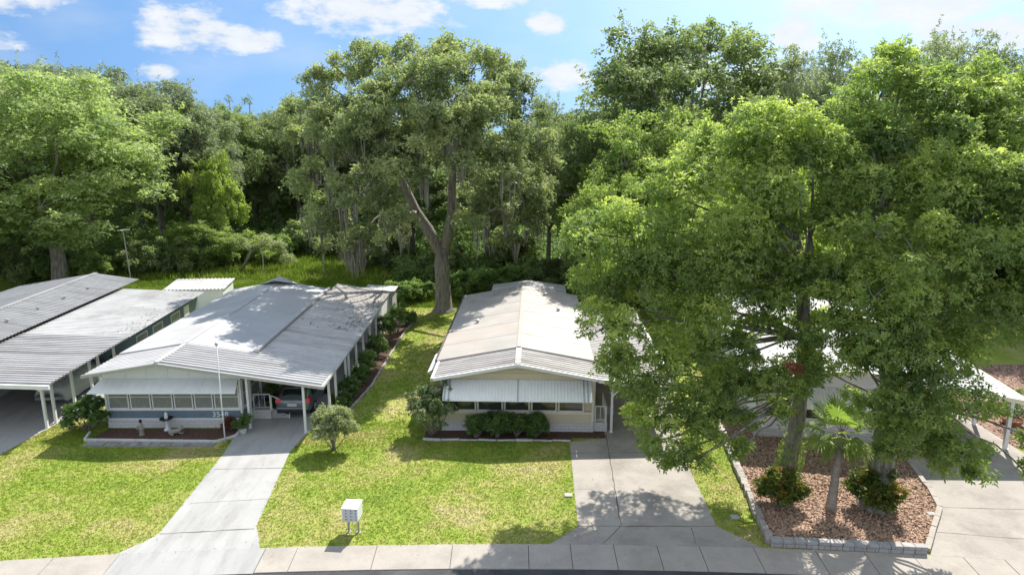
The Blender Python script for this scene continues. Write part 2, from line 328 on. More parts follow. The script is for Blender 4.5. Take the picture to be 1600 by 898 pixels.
def quad_mesh(name, V, mats, tint=None, per=4, parent=None):
    """V: (N, per, 3) faces of `per` corners"""
    n = len(V); me = bpy.data.meshes.new(name)
    me.vertices.add(n*per); me.vertices.foreach_set('co', np.ascontiguousarray(V, dtype=np.float32).ravel())
    me.loops.add(n*per); me.loops.foreach_set('vertex_index', np.arange(n*per, dtype=np.int32))
    me.polygons.add(n); me.polygons.foreach_set('loop_start', np.arange(0, n*per, per, dtype=np.int32)); me.polygons.foreach_set('loop_total', np.full(n, per, dtype=np.int32))
    me.materials.append(mats)
    me.update(calc_edges=True)
    if tint is not None:
        a = me.attributes.new('tint', 'FLOAT', 'POINT'); a.data.foreach_set('value', np.repeat(tint, per).astype(np.float32))
    o = bpy.data.objects.new(name, me); COL.objects.link(o)
    if parent: o.parent = parent
    return o
def unit(a): return a/np.maximum(np.linalg.norm(a, axis=-1, keepdims=True), 1e-9)

# ------------------------------------------------------------------ foliage
def sprigs(rng, P, A, tint, k, L, Wd, spread=.8):
    """k pointed leaves round each sprig point P with axis A -> (N*k,4,3), tint"""
    n = len(P); r = rng.normal(size=(n, 3)); T1 = unit(np.cross(A, r)); T2 = np.cross(A, T1)
    out = []; tn = []
    off = rng.uniform(0, 2*pi, n)
    for j in range(k):
        ph = off+2*pi*j/k+rng.uniform(-.4, .4, n)
        D = T1*np.cos(ph)[:, None]+T2*np.sin(ph)[:, None]
        D = unit(D*spread+A*rng.uniform(-.15, .75, n)[:, None]+rng.normal(0, .15, (n, 3)))
        S = unit(np.cross(D, A+rng.normal(0, .35, (n, 3))))
        ll = (L*rng.uniform(.65, 1.25, n))[:, None]; ww = (Wd*rng.uniform(.7, 1.2, n))[:, None]
        b = P+D*ll*.08; tip = P+D*ll; tip[:, 2] -= ll[:, 0]*.12
        mid = P+D*ll*.5
        out.append(np.stack([b, mid+S*ww*.5, tip, mid-S*ww*.5], 1)); tn.append(tint+rng.normal(0, .06, n))
    return np.concatenate(out), np.clip(np.concatenate(tn), 0, 1)
def blob_points(rng, c, r, n, shell=.55, flat=.8, up=.25):
    d = unit(rng.normal(size=(n, 3))); d[:, 2] = d[:, 2]+up; d = unit(d)
    rad = r*(shell+(1-shell)*rng.uniform(0, 1, n)**.6)
    rad *= 1+.18*np.sin(d[:, 0]*5+c[0])*np.cos(d[:, 1]*5+c[1])
    P = c+d*rad[:, None]*np.array((1, 1, flat))
    return P, d
def crown_clumps(rng, lobes, per=12, cr=.36, lower=-.45):
    """lobes: (x,y,z,r) -> clump centres & radii & tint"""
    C = []; Rr = []; Tt = []
    for (x, y, z, r) in lobes:
        m = max(4, int(per)); lt = rng.normal(0, .10)
        d = unit(rng.normal(size=(m*3, 3))); d = d[d[:, 2] > lower][:m]
        p = np.array((x, y, z))+d*(r*rng.uniform(.55, .95, len(d)))[:, None]*np.array((1, 1, .82))
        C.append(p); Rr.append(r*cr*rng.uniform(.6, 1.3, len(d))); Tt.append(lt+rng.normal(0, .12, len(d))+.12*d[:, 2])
    return np.concatenate(C), np.concatenate(Rr), np.concatenate(Tt)
def make_crown(rng, lobes, mat_, name, parent, n_sprigs, k, L, Wd, per=12, cr=.36, base_tint=.42, lower=-.45, flat=.8, young=.2, strag=.06, loose=.05, shell=.2):
    C, Rr, Tt = crown_clumps(rng, lobes, per, cr, lower)
    w = Rr**2; cnt = np.maximum(3, (n_sprigs*w/w.sum()).astype(int))
    P = []; A = []; T = []
    for c, r, t, n in zip(C, Rr, Tt, cnt):
        p, d = blob_points(rng, c, r, n, shell=shell, flat=flat)
        P.append(p); a = unit(d*.6+np.array((0, 0, .55))+rng.normal(0, .45, (n, 3))); A.append(a)
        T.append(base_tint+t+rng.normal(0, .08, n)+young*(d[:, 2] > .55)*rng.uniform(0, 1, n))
    # stragglers: a shoot here and there outside the clumps
    ns = int(n_sprigs*strag)
    if ns:
        i = rng.integers(0, len(C), ns//8+1)
        for q in i:
            d = unit(rng.normal(size=3)+np.array((0, 0, .5))); s = np.linspace(.8, rng.uniform(1.3, 1.75), 8)[:, None]
            P.append(C[q]+d*Rr[q]*s+rng.normal(0, .06*Rr[q], (8, 3))); A.append(unit(np.repeat(d[None], 8, 0)+rng.normal(0, .5, (8, 3)))); T.append(np.full(8, base_tint+.15))
    P = np.concatenate(P); A = np.concatenate(A); T = np.concatenate(T)
    P = P+rng.normal(0, loose, P.shape)
    V, t = sprigs(rng, P, A, T, k, L, Wd)
    return quad_mesh(name, V, mat_, t, 4, parent), C, Rr
def bend(rng, p, q, n=6, w=.12, sag=0.0):
    p = np.array(p, float); q = np.array(q, float); L = np.linalg.norm(q-p); out = []
    o1 = rng.normal(0, w*L*.5, 3); 
    for i in range(n+1):
        t = i/n; out.append(tuple(p+(q-p)*t+o1*sin(pi*t)+np.array((0, 0, sag*L*sin(pi*t)))+rng.normal(0, .012*L, 3)*(0 < i < n)))
    return out
def taper(r0, r1, n=6): return [r0+(r1-r0)*(i/n)**.8 for i in range(n+1)]
def branches(rng, fork, r, lobes, mat_, parent, clumps=None, twig=.04, via=None, limb_r=None):
    mb = MB()
    for (x, y, z, lr) in lobes:
        s = fork
        d = np.linalg.norm(np.array((x, y, z))-np.array(s))
        rr = (limb_r or r*.42)*min(1, .5+lr*.12)
        mb.tube(bend(rng, s, (x, y, z), 7, .10, .06), taper(rr, max(twig, rr*.25), 7), 7)
    if clumps is not None:
        LC = np.array([l[:3] for l in lobes])
        for c in clumps:
            i = np.argmin(((LC-c)**2).sum(1)); mb.tube(bend(rng, LC[i], c, 3, .15), taper(twig*1.1, twig*.3, 3), 4, cap=False)
    return mb.build('branches', mat_, parent, smooth=True)
def trunk_mesh(rng, pts, rs, mat_, parent, n=14, flare=1.5, name='trunk'):
    mb = MB(); pts = [np.array(p, float) for p in pts]
    fl = [pts[0]-np.array((0, 0, .15)), pts[0]+(pts[1]-pts[0])*.06, pts[0]+(pts[1]-pts[0])*.18]+pts[1:]
    r = [rs[0]*flare, rs[0]*(1+(flare-1)*.45), rs[0]*1.02]+list(rs[1:])
    mb.tube(fl, r, n)
    # buttress ripples
    for i in range(len(mb.v)):
        x, y, z = mb.v[i]; j = i//n; c = fl[min(j, len(fl)-1)]; a = math.atan2(y-c[1], x-c[0]); k = 1+.07*sin(a*3+j*.5)+.05*sin(a*5+1.3)
        mb.v[i] = (c[0]+(x-c[0])*k, c[1]+(y-c[1])*k, z)
    return mb.build(name, mat_, parent, smooth=True)
def moss(rng, C, Rr, n, length, parent, wd=.035, lower=-99):
    """hanging grey strands in tassels under the clumps"""
    V = []
    idx = rng.integers(0, len(C), n)
    for q in idx:
        d = rng.normal(size=2); d /= np.linalg.norm(d)
        p = C[q]+np.array((d[0]*Rr[q]*rng.uniform(.2, 1), d[1]*Rr[q]*rng.uniform(.2, 1), -Rr[q]*rng.uniform(0, .5)))
        if p[2] < lower: continue
        Lm = length*rng.uniform(.35, 1.2)
        for s in range(10):
            a = rng.uniform(0, 2*pi); o = np.array((cos(a), sin(a), 0))*rng.uniform(0, .28); l = Lm*rng.uniform(.4, 1); b = rng.uniform(0, pi); w = np.array((cos(b), sin(b), 0))*wd*rng.uniform(.6, 1.8)
            p0 = p+o; p1 = p+o*.9+np.array((0, 0, -l*.45))+rng.normal(0, .04, 3); p2 = p+o*.35+np.array((0, 0, -l))
            V.append(np.stack([p0-w, p0+w, p1+w*1.1, p1-w*1.1])); V.append(np.stack([p1-w*1.1, p1+w*1.1, p2+w*.15, p2-w*.15]))
    return quad_mesh('hanging_moss', np.array(V), M['moss'], None, 4, parent)
def auto_lobes(rng, R, Hc, Rz, K, lr=(.34, .5), low=-.5):
    out = []; 
    for i in range(K):
        z = 1-(i+.5)/K*(1-low); ph = i*2.39996+rng.uniform(-.3, .3); s = math.sqrt(max(0, 1-z*z)); sc = rng.uniform(.55, .78)
        out.append((R*sc*s*cos(ph), R*sc*s*sin(ph), Hc+Rz*sc*z, R*rng.uniform(*lr)))
    out.append((0, 0, Hc, R*.45))
    return out
def copy_tree(o, parent=None):
    c = o.copy(); COL.objects.link(c)
    if parent: c.parent = parent
    for ch in list(o.children): copy_tree(ch, c)
    return c

# ================================================================== SETTING
ARC_R = 160.0; ARC_C = (0.0, 22.17-ARC_R)
def arc(x, off=0):  # y of the kerb line at x, off metres towards the houses
    r = ARC_R+off; return ARC_C[1]+math.sqrt(r*r-x*x)
def strip(xs, o0, o1, z0, z1):
    m = MB(); vs = []; fs = []
    for x in xs: vs += [(x, arc(x, o0), z0), (x, arc(x, o1), z1)]
    for i in range(len(xs)-1): a = 2*i; fs.append((a, a+2, a+3, a+1))
    return m.add(vs, fs)
XS = [x*1.5 for x in range(-40, 41)]
# the lawn sheet: from the kerb to the horizon
def ground():
    rows = [0, 4, 8, 13, 19, 26, 34, 44, 60, 90, 150, 300, 900]; xs = sorted(set(XS+[-900, -300, -120, -80, 80, 120, 300, 900]))
    vs = []; fs = []
    for r in rows:
        for x in xs:
            y0 = arc(max(-60, min(60, x)))
            vs.append((x, y0+r, 0))
    nx = len(xs)
    for j in range(len(rows)-1):
        for i in range(nx-1): fs.append((j*nx+i, j*nx+i+1, (j+1)*nx+i+1, (j+1)*nx+i))
    return MB().add(vs, fs)
tag(ground().build('lawn', M['lawn']), kind='structure')
# meadow beyond the houses (lusher, 4 mm higher)
mpts = [(-90, 56), (-38, 57), (-22, 58), (-12, 58.5), (-3, 58), (6, 57), (30, 56), (90, 58), (200, 120), (200, 300), (-200, 300), (-200, 120)]
tag(MB().poly(mpts, .004, .002).build('meadow', M['meadow']), kind='structure')
# road
m = strip(XS, -1.30, -60, -.125, -.125); tag(m.build('road', M['asphalt']), kind='structure')
# kerb: sloping concrete gutter laid in slabs over a dark bed
m = strip(XS, .02, -1.30, -.03, -.14)
tag(m.build('kerb_bed', M['joint']), kind='structure')
joints_px = [90, 187, 410, 460, 585, 705, 826, 893, 962, 1031, 1098, 1183, 1278, 1353, 1425, 1500, 1560]
def x_at(px): return G(px, 866)[0]
jx = [-60, -40, -30, -26, -22.5, -19.5]+[x_at(p) for p in joints_px]+[20, 24, 28, 34, 45, 60]
cm = MB(); rr = random.Random(4)
for a, b in zip(jx[:-1], jx[1:]):
    if abs(a-x_at(187)) < .01: continue
    n = max(1, int((b-a)/1.5)); a += .012; b -= .012; dz = rr.uniform(-.004, .004)
    for i in range(n):
        x0 = a+(b-a)*i/n; x1 = a+(b-a)*(i+1)/n
        for o0, o1, z0, z1 in ((0, -1.12, .012+dz, -.085+dz), (-1.12, -1.26, -.085+dz, -.10+dz)):
            cm.slab([(x0, arc(x0, o1), z1), (x1, arc(x1, o1), z1), (x1, arc(x1, o0), z0), (x0, arc(x0, o0), z0)], .09)
tag(cm.build('kerb', M['curb']), kind='structure')
def gp(*pp): return [G(*p) for p in pp]
# driveways
def drive(pxs, mat_, name='driveway', z=.012, joints=()):
    mb = MB(); mb.poly(ccw([p if abs(p[1]) < 200 and isinstance(p[0], float) else G(*p) for p in pxs]), z, .06, 0)
    for a, b, w in joints:
        a = np.array(G(*a)); b = np.array(G(*b)); d = (b-a)/np.linalg.norm(b-a); nn = np.array((-d[1], d[0]))*w/2
        L = np.linalg.norm(b-a); k = max(2, int(L/.35)); r = random.Random(int(L*100)); top = []; bot = []
        for i in range(k+1):
            c = a+d*L*i/k+nn*r.uniform(-.8, .8); wv = r.uniform(.4, 1.3); top.append(c+nn*wv); bot.append(c-nn*wv)
        for i in range(k): mb.add([(*bot[i], z+.004), (*bot[i+1], z+.004), (*top[i+1], z+.004), (*top[i], z+.004)], [(0, 1, 2, 3)], 1)
    return tag(mb.build(name, [mat_, M['joint']]), kind='structure')
def front(xa, xb, n=8): return [(xa+(xb-xa)*i/n, arc(xa+(xb-xa)*i/n)-.01) for i in range(n+1)]
LD = [G(372, 672), G(350, 708), G(248, 834), G(225, 846), *front(G(183, 862)[0], G(409, 851)[0]), G(404, 836), G(400, 822), G(453, 706), G(500, 655), (-9.75, 33.6), (-9.9, 51), (-13.4, 51), (-13.5, 32.2)]
MD = [G(890, 690), G(903, 822), G(880, 838), *front(G(858, 850)[0], G(1190, 851)[0]), G(1150, 836), G(1120, 822), G(1076, 730), (8.35, 31.2), (9.0, 37.4), (9.4, 51), (5.4, 51), (4.65, 31.9), (4.5, 31.0)]
def drive_w(pts, mat_, joints=()):
    return drive([tuple(map(float, p)) for p in pts], mat_, joints=joints)
drive_w(LD, M['conc_pale'], joints=[((250, 834), (398, 826), .05), ((334, 733), (452, 731), .035), ((298, 786), (424, 779), .02)])
# sloping apron of the left driveway, laid over the gutter
x0, x1 = x_at(187)+.005, x_at(410)-.02
mb = MB(); n = 6
for i in range(n):
    a = x0+(x1-x0)*i/n; b = x0+(x1-x0)*(i+1)/n
    mb.slab([(a, arc(a, -1.3), -.10), (b, arc(b, -1.3), -.10), (b, arc(b, -.012), .012), (a, arc(a, -.012), .012)], .06)
tag(mb.build('driveway_apron', M['conc_pale']), kind='structure')
drive_w(MD, M['conc_warm'], joints=[((903, 822), (1120, 822), .05), ((945, 668), (970, 821), .05), ((898, 764), (925, 764), .02), ((970, 822), (942, 849), .03), ((1080, 824), (1088, 850), .03), ((888, 708), (1065, 706), .03)])
FD = [(-27.5, 27.2), G(0, 710), G(78, 668), G(165, 620), (-24.2, 44), (-30, 44), (-31, 30)]
drive_w(FD, M['conc_pale'])
RD = [G(1470, 795), G(1456, 765), (17.6, 26.2), (18.4, 30.2), (19.2, 40), (24.4, 40), (23.9, 30), (23.5, 26), *front(24.5, G(1449, 863)[0])]
drive_w(RD, M['conc_warm'], joints=[((1456, 792), (1600, 796), .03), ((1450, 830), (1600, 842), .03)])
# front beds
BL = [(-20.35, 32.15), (-20.7, 30.75), (-14.25, 30.6), (-13.75, 31.2), (-13.7, 32.15)]
BM = [(-4.3, 31.9), (-4.35, 30.85), (2.9, 30.75), (2.95, 31.9)]
BM2 = [(2.8, 31.95), (2.8, 31.05), (4.6, 31.05), (4.6, 31.95)]
tag(MB().poly(ccw(BL), .02, .03).build('planting_bed', M['soil']), kind='structure')
tag(MB().poly(ccw(BM), .02, .03).build('planting_bed', M['soil']), kind='structure')
tag(MB().poly(ccw(BM2), .022, .03).build('planting_bed', M['soil']), kind='structure')
BS = [(-9.7, 33.7), (-8.9, 33.7), (-8.4, 38), (-8.35, 44), (-8.2, 50), (-7.6, 53.2), (-9.2, 53.6), (-9.6, 48)]
tag(MB().poly(ccw(BS), .02, .03).build('planting_bed', M['soil']), kind='structure')
RB = gp((1117, 640), (1124, 668), (1137, 700), (1160, 752), (1180, 800), (1205, 849), (1446, 860), (1466, 795), (1452, 765))+[(17.4, 26.4), (18.2, 30.2), (12.0, 31.2), (11.9, 35.5)]
tag(MB().poly(ccw(RB), .05, .06).build('mulch_bed', M['chipsoil']), kind='structure')
RB2 = [(23.95, 30), (24.0, 42), (34, 42), (33, 27), (26, 26.5)]
tag(MB().poly(ccw(RB2), .02, .03).build('mulch_bed', M['chipsoil']), kind='structure')
# bark chips
def chips(rng, poly, n, z, s):
    p = np.array(poly); lo, hi = p.min(0), p.max(0); q = rng.uniform(lo, hi, (n*3, 2)); q = q[inside(q, poly)][:n]
    N = len(q); P = np.column_stack([q, z+rng.uniform(0, .035, N)])
    nrm = unit(rng.normal(0, .45, (N, 3))+np.array((0, 0, 1))); a = unit(np.cross(nrm, rng.normal(size=(N, 3)))); b = np.cross(nrm, a)
    l = (s*rng.uniform(.5, 1.3, N))[:, None]; w = l*rng.uniform(.35, .8, N)[:, None]
    return np.stack([P-a*l-b*w*.6, P+a*l*.7-b*w, P+a*l+b*w*.7, P-a*l*.6+b*w], 1)
rng = np.random.default_rng(3)
V = np.concatenate([chips(rng, RB, 26000, .055, .055), chips(rng, RB2, 9000, .03, .06)])
tag(quad_mesh('bark_chips', V, M['chip1']), 'reddish brown bark chips spread over the mulch beds', 'mulch', kind='stuff')

# grass blades on the near lawn (one mass of grass)
NOGRASS = [LD, MD, FD, RD, BL, BM, BM2, BS, RB, RB2,
           [(-20.5, 32.2), (-9.5, 32.2), (-9.6, 52), (-20.6, 52)], [(-3.5, 31.9), (9, 31.9), (9.5, 50), (-3, 50)], [(-20.7, 30.0), (-14, 30.0), (-14, 30.8), (-20.7, 30.8)]]
def grass(rng, n, y0, y1, xa, xb, h, w, dens=None):
    q = np.column_stack([rng.uniform(xa, xb, n), rng.uniform(y0, y1, n)])
    yk = ARC_C[1]+np.sqrt(ARC_R**2-q[:, 0]**2)
    ok = q[:, 1] > yk+.01+rng.uniform(-.05, .05, n)
    for P in NOGRASS: ok &= ~inside(q+rng.normal(0, .025, q.shape), P)
    q = q[ok]; n = len(q)
    P = np.column_stack([q, np.zeros(n)]); out = []
    for j in range(3):
        a = rng.uniform(0, 2*pi, n); s = np.column_stack([np.cos(a), np.sin(a), np.zeros(n)])*w*.5
        lean = rng.normal(0, .5, (n, 3)); lean[:, 2] = 1; tip = P+unit(lean)*(h*rng.uniform(.5, 1.3, n))[:, None]
        o = np.column_stack([rng.normal(0, w, (n, 2)), np.zeros(n)])
        out.append(np.stack([P+o-s, P+o+s, tip+o], 1))
    return np.concatenate(out)
V = np.concatenate([grass(rng, 120000, 21, 33, -28, 12, .05, .028), grass(rng, 60000, 30, 58, -24, 12, .07, .05)])
tag(quad_mesh('grass', V, M['tuft'], None, 3), 'short mown green and straw coloured grass of the lawns', 'grass', kind='stuff')
V = np.concatenate([grass(rng, 50000, 57, 75, -45, 12, .28, .10), grass(rng, 16000, 68, 85, -60, 20, .7, .16)])
tag(quad_mesh('meadow_grass', V, M['meadow_tuft'], None, 3), 'long rough grass of the meadow in front of the woods', 'grass', kind='stuff')
# pavers in front of the left bed
mb = MB(); rr = random.Random(8); x = -20.5
while x < -14.4:
    w = rr.uniform(.45, .75); mb.box(x, x+w-.03, 30.1+rr.uniform(-.03, .03), 30.62, 0, .035+rr.uniform(0, .012), rz=rr.uniform(-.04, .04)); x += w
tag(mb.build('paver_path', M['paver'], bevel=.01), 'row of uneven grey pavers in front of the dark flower bed', 'path', kind='structure')

# ================================================================== HOUSES
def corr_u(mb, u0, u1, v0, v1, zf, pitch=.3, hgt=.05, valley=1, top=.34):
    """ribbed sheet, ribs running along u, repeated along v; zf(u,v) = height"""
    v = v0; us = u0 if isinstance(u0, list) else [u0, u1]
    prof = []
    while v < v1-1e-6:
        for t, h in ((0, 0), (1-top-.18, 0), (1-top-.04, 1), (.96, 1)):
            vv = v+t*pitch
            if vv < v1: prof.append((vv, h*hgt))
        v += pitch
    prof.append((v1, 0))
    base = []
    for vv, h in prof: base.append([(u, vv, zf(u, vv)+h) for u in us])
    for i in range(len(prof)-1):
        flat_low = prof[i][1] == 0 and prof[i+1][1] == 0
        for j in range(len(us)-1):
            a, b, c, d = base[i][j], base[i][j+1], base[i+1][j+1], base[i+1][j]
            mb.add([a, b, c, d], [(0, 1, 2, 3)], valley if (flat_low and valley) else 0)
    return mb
def corr_v(mb, u0, u1, v0, v1, zf, pitch=.3, hgt=.05, mi=0):
    """ribs running along v, repeated along u"""
    u = u0; prof = []
    while u < u1-1e-6:
        for t, h in ((0, 0), (.42, 0), (.54, 1), (.92, 1)):
            if u+t*pitch < u1: prof.append((u+t*pitch, h*hgt))
        u += pitch
    prof.append((u1, 0))
    for (a, ha), (b, hb) in zip(prof[:-1], prof[1:]):
        mb.add([(a, v0, zf(a, v0)+ha), (b, v0, zf(b, v0)+hb), (b, v1, zf(b, v1)+hb), (a, v1, zf(a, v1)+ha)], [(0, 1, 2, 3)], mi)
    return mb
def sheet(mb, us, v0, v1, zf, th=.05, mi=0):
    for a, b in zip(us[:-1], us[1:]):
        mb.slab([(a, v0, zf(a, v0)), (b, v0, zf(b, v0)), (b, v1, zf(b, v1)), (a, v1, zf(a, v1))], th, mi)
    return mb
def siding(mb, u0, u1, v, z0, z1, pitch=.2, d=.018, mi=0):
    z = z0
    while z < z1-.01:
        t = min(z+pitch, z1); mb.hexa([(u0, v-d, z), (u1, v-d, z), (u1, v+.1, z), (u0, v+.1, z)], [(u0, v-.002, t), (u1, v-.002, t), (u1, v+.1, t), (u0, v+.1, t)], mi); z = t
    return mb
def window(parent, u0, u1, z0, z1, v, pane='screen', fr=.06, rail=True, frame='trim', axis='u', out=-1):
    """a framed window in the plane v=const (axis u) or u=const (axis v); out = side it faces"""
    def bx(m, a0, a1, d0, d1, z0, z1):
        d0, d1 = sorted((v+out*d0, v+out*d1))
        if axis == 'u': m.box(a0, a1, d0, d1, z0, z1)
        else: m.box(d0, d1, a0, a1, z0, z1)
    m = MB(); bx(m, u0, u1, -.01, .035, z0, z0+fr); bx(m, u0, u1, -.01, .035, z1-fr, z1); bx(m, u0, u0+fr, -.01, .033, z0+fr, z1-fr); bx(m, u1-fr, u1, -.01, .033, z0+fr, z1-fr)
    if rail: bx(m, u0+fr, u1-fr, -.005, .028, (z0+z1)/2-.018, (z0+z1)/2+.018)
    w = m.build('window', M[frame], parent); p = MB(); bx(p, u0+fr*.7, u1-fr*.7, 0, .012, z0+fr*.7, z1-fr*.7); p.build('pane', M[pane], w)
    return w
def post(parent, u, v, z1, w=.11, lean=0, mat_='trim', z0=0, name='carport_post'):
    m = MB(); m.hexa([(u-w/2, v-w/2, z0), (u+w/2, v-w/2, z0), (u+w/2, v+w/2, z0), (u-w/2, v+w/2, z0)], [(u-w/2+lean, v-w/2, z1), (u+w/2+lean, v-w/2, z1), (u+w/2+lean, v+w/2, z1), (u-w/2+lean, v+w/2, z1)])
    m.box(u-w*.8, u+w*.8, v-w*.8, v+w*.8, z0, z0+.03)
    return m.build(name, M[mat_], parent)
def stair(parent, u0, u1, v0, v1, ztop, n=3, mat_='conc', axis='u+'):
    m = MB(); du = (u1-u0)/n
    for i in range(n): m.box(u0+du*i, u0+du*(i+1), v0, v1, 0, ztop*(n-i)/n)
    return m.build('steps', M[mat_], parent)
def railing(parent, p, q, h=.85, n=5):
    m = MB(); p = Vector(p); q = Vector(q); up = Vector((0, 0, h))
    m.bar(p+up, q+up, .045); m.bar(p+up*.15, q+up*.15, .03)
    for i in range(n+1):
        c = p.lerp(q, i/n); m.bar(c if i in (0, n) else c+up*.15, c+up, .045 if i in (0, n) else .02)
    return m.build('railing', M['rail'], parent)
def litter(rng, parent, n, fn, s=.05, name='leaf_litter'):
    V = []
    for _ in range(n):
        p = np.array(fn()); a = rng.uniform(0, 2*pi); l = s*.45*rng.uniform(.5, 2.4); d = np.array((cos(a), sin(a), .2*rng.uniform(-1, 1)))*l; e = np.array((-sin(a), cos(a), .1))*l*.5
        V.append(np.stack([p-d, p+e, p+d, p-e])+np.array((0, 0, .02)))
    return tag(quad_mesh(name, np.array(V), M['debris'], None, 4, parent), kind='stuff')

# ---------------- middle house (beige)
def middle_house():
    R = empty('mobile_home', (-3.55, 31.95, 0), RAD(-1.8), 'beige mobile home with ribbed porch roof, white awning and five front windows behind a hedge', 'house', 'mobile homes along the street')
    Wd = 7.6; pk = 3.85
    def rz(u): return (3.72-.185*abs(u-pk)) if u < 7.7 else 3.72-.185*3.85-.11*(u-7.7)
    m = MB(); m.box(.0, Wd, .0, .12, 0, .5); m.box(0, .12, .12, 16.5, 0, .5); m.box(Wd-.12, Wd, .12, 16.5, 0, .5); m.box(.12, Wd-.12, 16.38, 16.5, 0, .5)
    m.build('skirting', M['brick_white'], R)
    m = MB(); siding(m, 0.02, Wd-.02, .03, .5, .98); siding(m, .02, Wd-.02, .03, 2.3, 2.9)
    m.add([(0, .03, 2.9), (Wd, .03, 2.9), (Wd, .03, rz(Wd)-.06), (pk, .03, rz(pk)-.06), (0, .03, rz(0)-.06)], [(0, 1, 2, 3, 4)])
    for zz in (3.05, 3.2, 3.35, 3.5):
        du = (rz(pk)-.06-zz)/.185; 
        if du > .2: m.box(max(.02, pk-du+.15), min(Wd-.02, pk+du-.15), .008, .03, zz-.012, zz+.012)
    m.box(0.01, Wd-.01, .1, .16, .5, 2.95)
    m.box(0, .1, .13, 16.5, .5, 2.95); m.box(Wd-.1, Wd, .13, 16.5, .5, 2.95); m.box(.1, Wd-.1, 16.4, 16.5, .5, 2.95)
    m.build('wall', M['beige'], R)
    m = MB()
    for u in (0, Wd-.1): m.box(u, u+.1, -.02, .05, .5, 2.92)
    m.box(.1, Wd-.1, -.035, .02, .96, 1.08); m.box(.1, Wd-.1, -.03, .02, 2.25, 2.33)
    m.build('wall_trim', M['beige_trim'], R)
    n = 5; a = .45; w = (Wd-.9)/n
    for i in range(n):
        window(R, a+i*w+.03, a+(i+1)*w-.03, 1.08, 2.24, .02, 'glass', .07, True, 'beige_trim')
    # awning over the window band: ribbed sheet on a frame
    m = MB(); corr_v(m, .2, Wd-.15, -.95, -.01, lambda u, v: 1.98+(v+.95)*.80, .16, .010, 0)
    m.slab([(.2, -.95, 1.975), (Wd-.15, -.95, 1.975), (Wd-.15, -.01, 2.727), (.2, -.01, 2.727)], .02)
    for u in (.3, .5, 3.85, Wd-.55, Wd-.35): m.hexa([(u-.03, -.96, 1.99), (u+.03, -.96, 1.99), (u+.03, -.02, 2.745), (u-.03, -.02, 2.745)], [(u-.03, -.96, 2.01), (u+.03, -.96, 2.01), (u+.03, -.02, 2.765), (u-.03, -.02, 2.765)], 1)
    aw = m.build('awning', [M['awning'], M['rib_seam']], R)
    for u in (.22, Wd-.17): MB().bar((u, -.93, 1.97), (u, 0, 1.9), .025).build('bracket', M['trim'], aw)
    # left side awning
    m = MB(); m.slab([(-.95, 2.0, 2.35), (0, 2.0, 2.86), (0, 5.0, 2.86), (-.95, 5.0, 2.35)], .03); m.bar((-.93, 2.03, 2.32), (0, 2.03, 2.2), .03)
    m.build('side_awning', M['trim'], R)
    for v in (2.4, 6.5, 10.5, 13.5): window(R, v, v+1.3, 1.2, 2.2, -.0, 'glass', .06, True, 'trim', 'v', -1)
    # main roof
    m = MB(); us = [-.42, pk, Wd+.15]
    zf = lambda u, v: rz(u)+.12
    sheet(m, us, 1.9, 16.6, zf, .06)
    for v in (4.4, 6.9, 9.4, 11.9, 14.4):
        for a_, b_ in ((-.42, pk-.01), (pk+.01, Wd+.14)): m.slab([(a_, v, zf(a_, v)+.010), (b_, v, zf(b_, v)+.010), (b_, v+.06, zf(b_, v)+.010), (a_, v+.06, zf(a_, v)+.010)], .02)
    m.box(pk-.1, pk+.1, 1.9, 16.6, zf(pk, 0)-.01, zf(pk, 0)+.02)
    mr = m.build('roof', M['roof_cream'], R); mr['label'] = 'smooth cream main roof with faint rust stains'
    for (u, v) in ((1.2, 8.2), (5.4, 14.6), (1.8, 14.9), (6.2, 11.0)): MB().lathe((u, v, zf(u, v)-.05), [(.09, 0), (.09, .18), (.14, .2), (.14, .24), (.02, .27)], 10).build('roof_vent', M['metal'], mr)
    m = MB(); m.box(-.52, -.42, 1.9, 16.6, zf(-.42, 0)-.1, zf(-.42, 0)+.02); m.build('gutter', M['rib_valley'], R)
    litter(np.random.default_rng(5), mr, 260, lambda: (lambda u, v: (u, v, zf(u, v)))(random.Random(random.random()).uniform(-.3, 7.5), 16.6-abs(random.gauss(0, 2.6))), .07)
    # back addition
    m = MB(); m.box(1.8, 6.6, 16.6, 19.2, 0, 2.9); ad = m.build('rear_addition', M['beige'], R)
    m = MB(); sheet(m, [1.5, 4.2, 7.0], 16.65, 19.5, lambda u, v: 3.62-.14*abs(u-4.2)); m.build('roof', M['rib_dark'], ad)
    # porch roof
    def pz(u, v): return rz(u)
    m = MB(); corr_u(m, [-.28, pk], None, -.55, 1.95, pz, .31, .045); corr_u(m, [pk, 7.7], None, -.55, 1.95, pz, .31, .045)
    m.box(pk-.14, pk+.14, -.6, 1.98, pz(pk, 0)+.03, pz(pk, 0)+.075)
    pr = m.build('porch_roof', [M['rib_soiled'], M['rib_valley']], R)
    m = MB()
    for a_, b_ in ((-.36, pk), (pk, 7.72)): m.hexa([(a_, -.68, pz(a_, 0)-.1), (b_, -.68, pz(b_, 0)-.1), (b_, -.55, pz(b_, 0)-.1), (a_, -.55, pz(a_, 0)-.1)], [(a_, -.68, pz(a_, 0)+.05), (b_, -.68, pz(b_, 0)+.05), (b_, -.55, pz(b_, 0)+.05), (a_, -.55, pz(a_, 0)+.05)])
    m.box(-.38, -.26, -.68, 1.95, pz(-.3, 0)-.1, pz(-.3, 0)+.06)
    m.build('fascia', M['trim'], pr)
    # carport
    m = MB(); corr_u(m, [7.72, 11.55], None, -.55, 15, pz, .31, .045)
    cr = m.build('carport_roof', [M['rib_soiled'], M['rib_valley']], R)
    m = MB(); u0, u1 = 7.74, 11.6
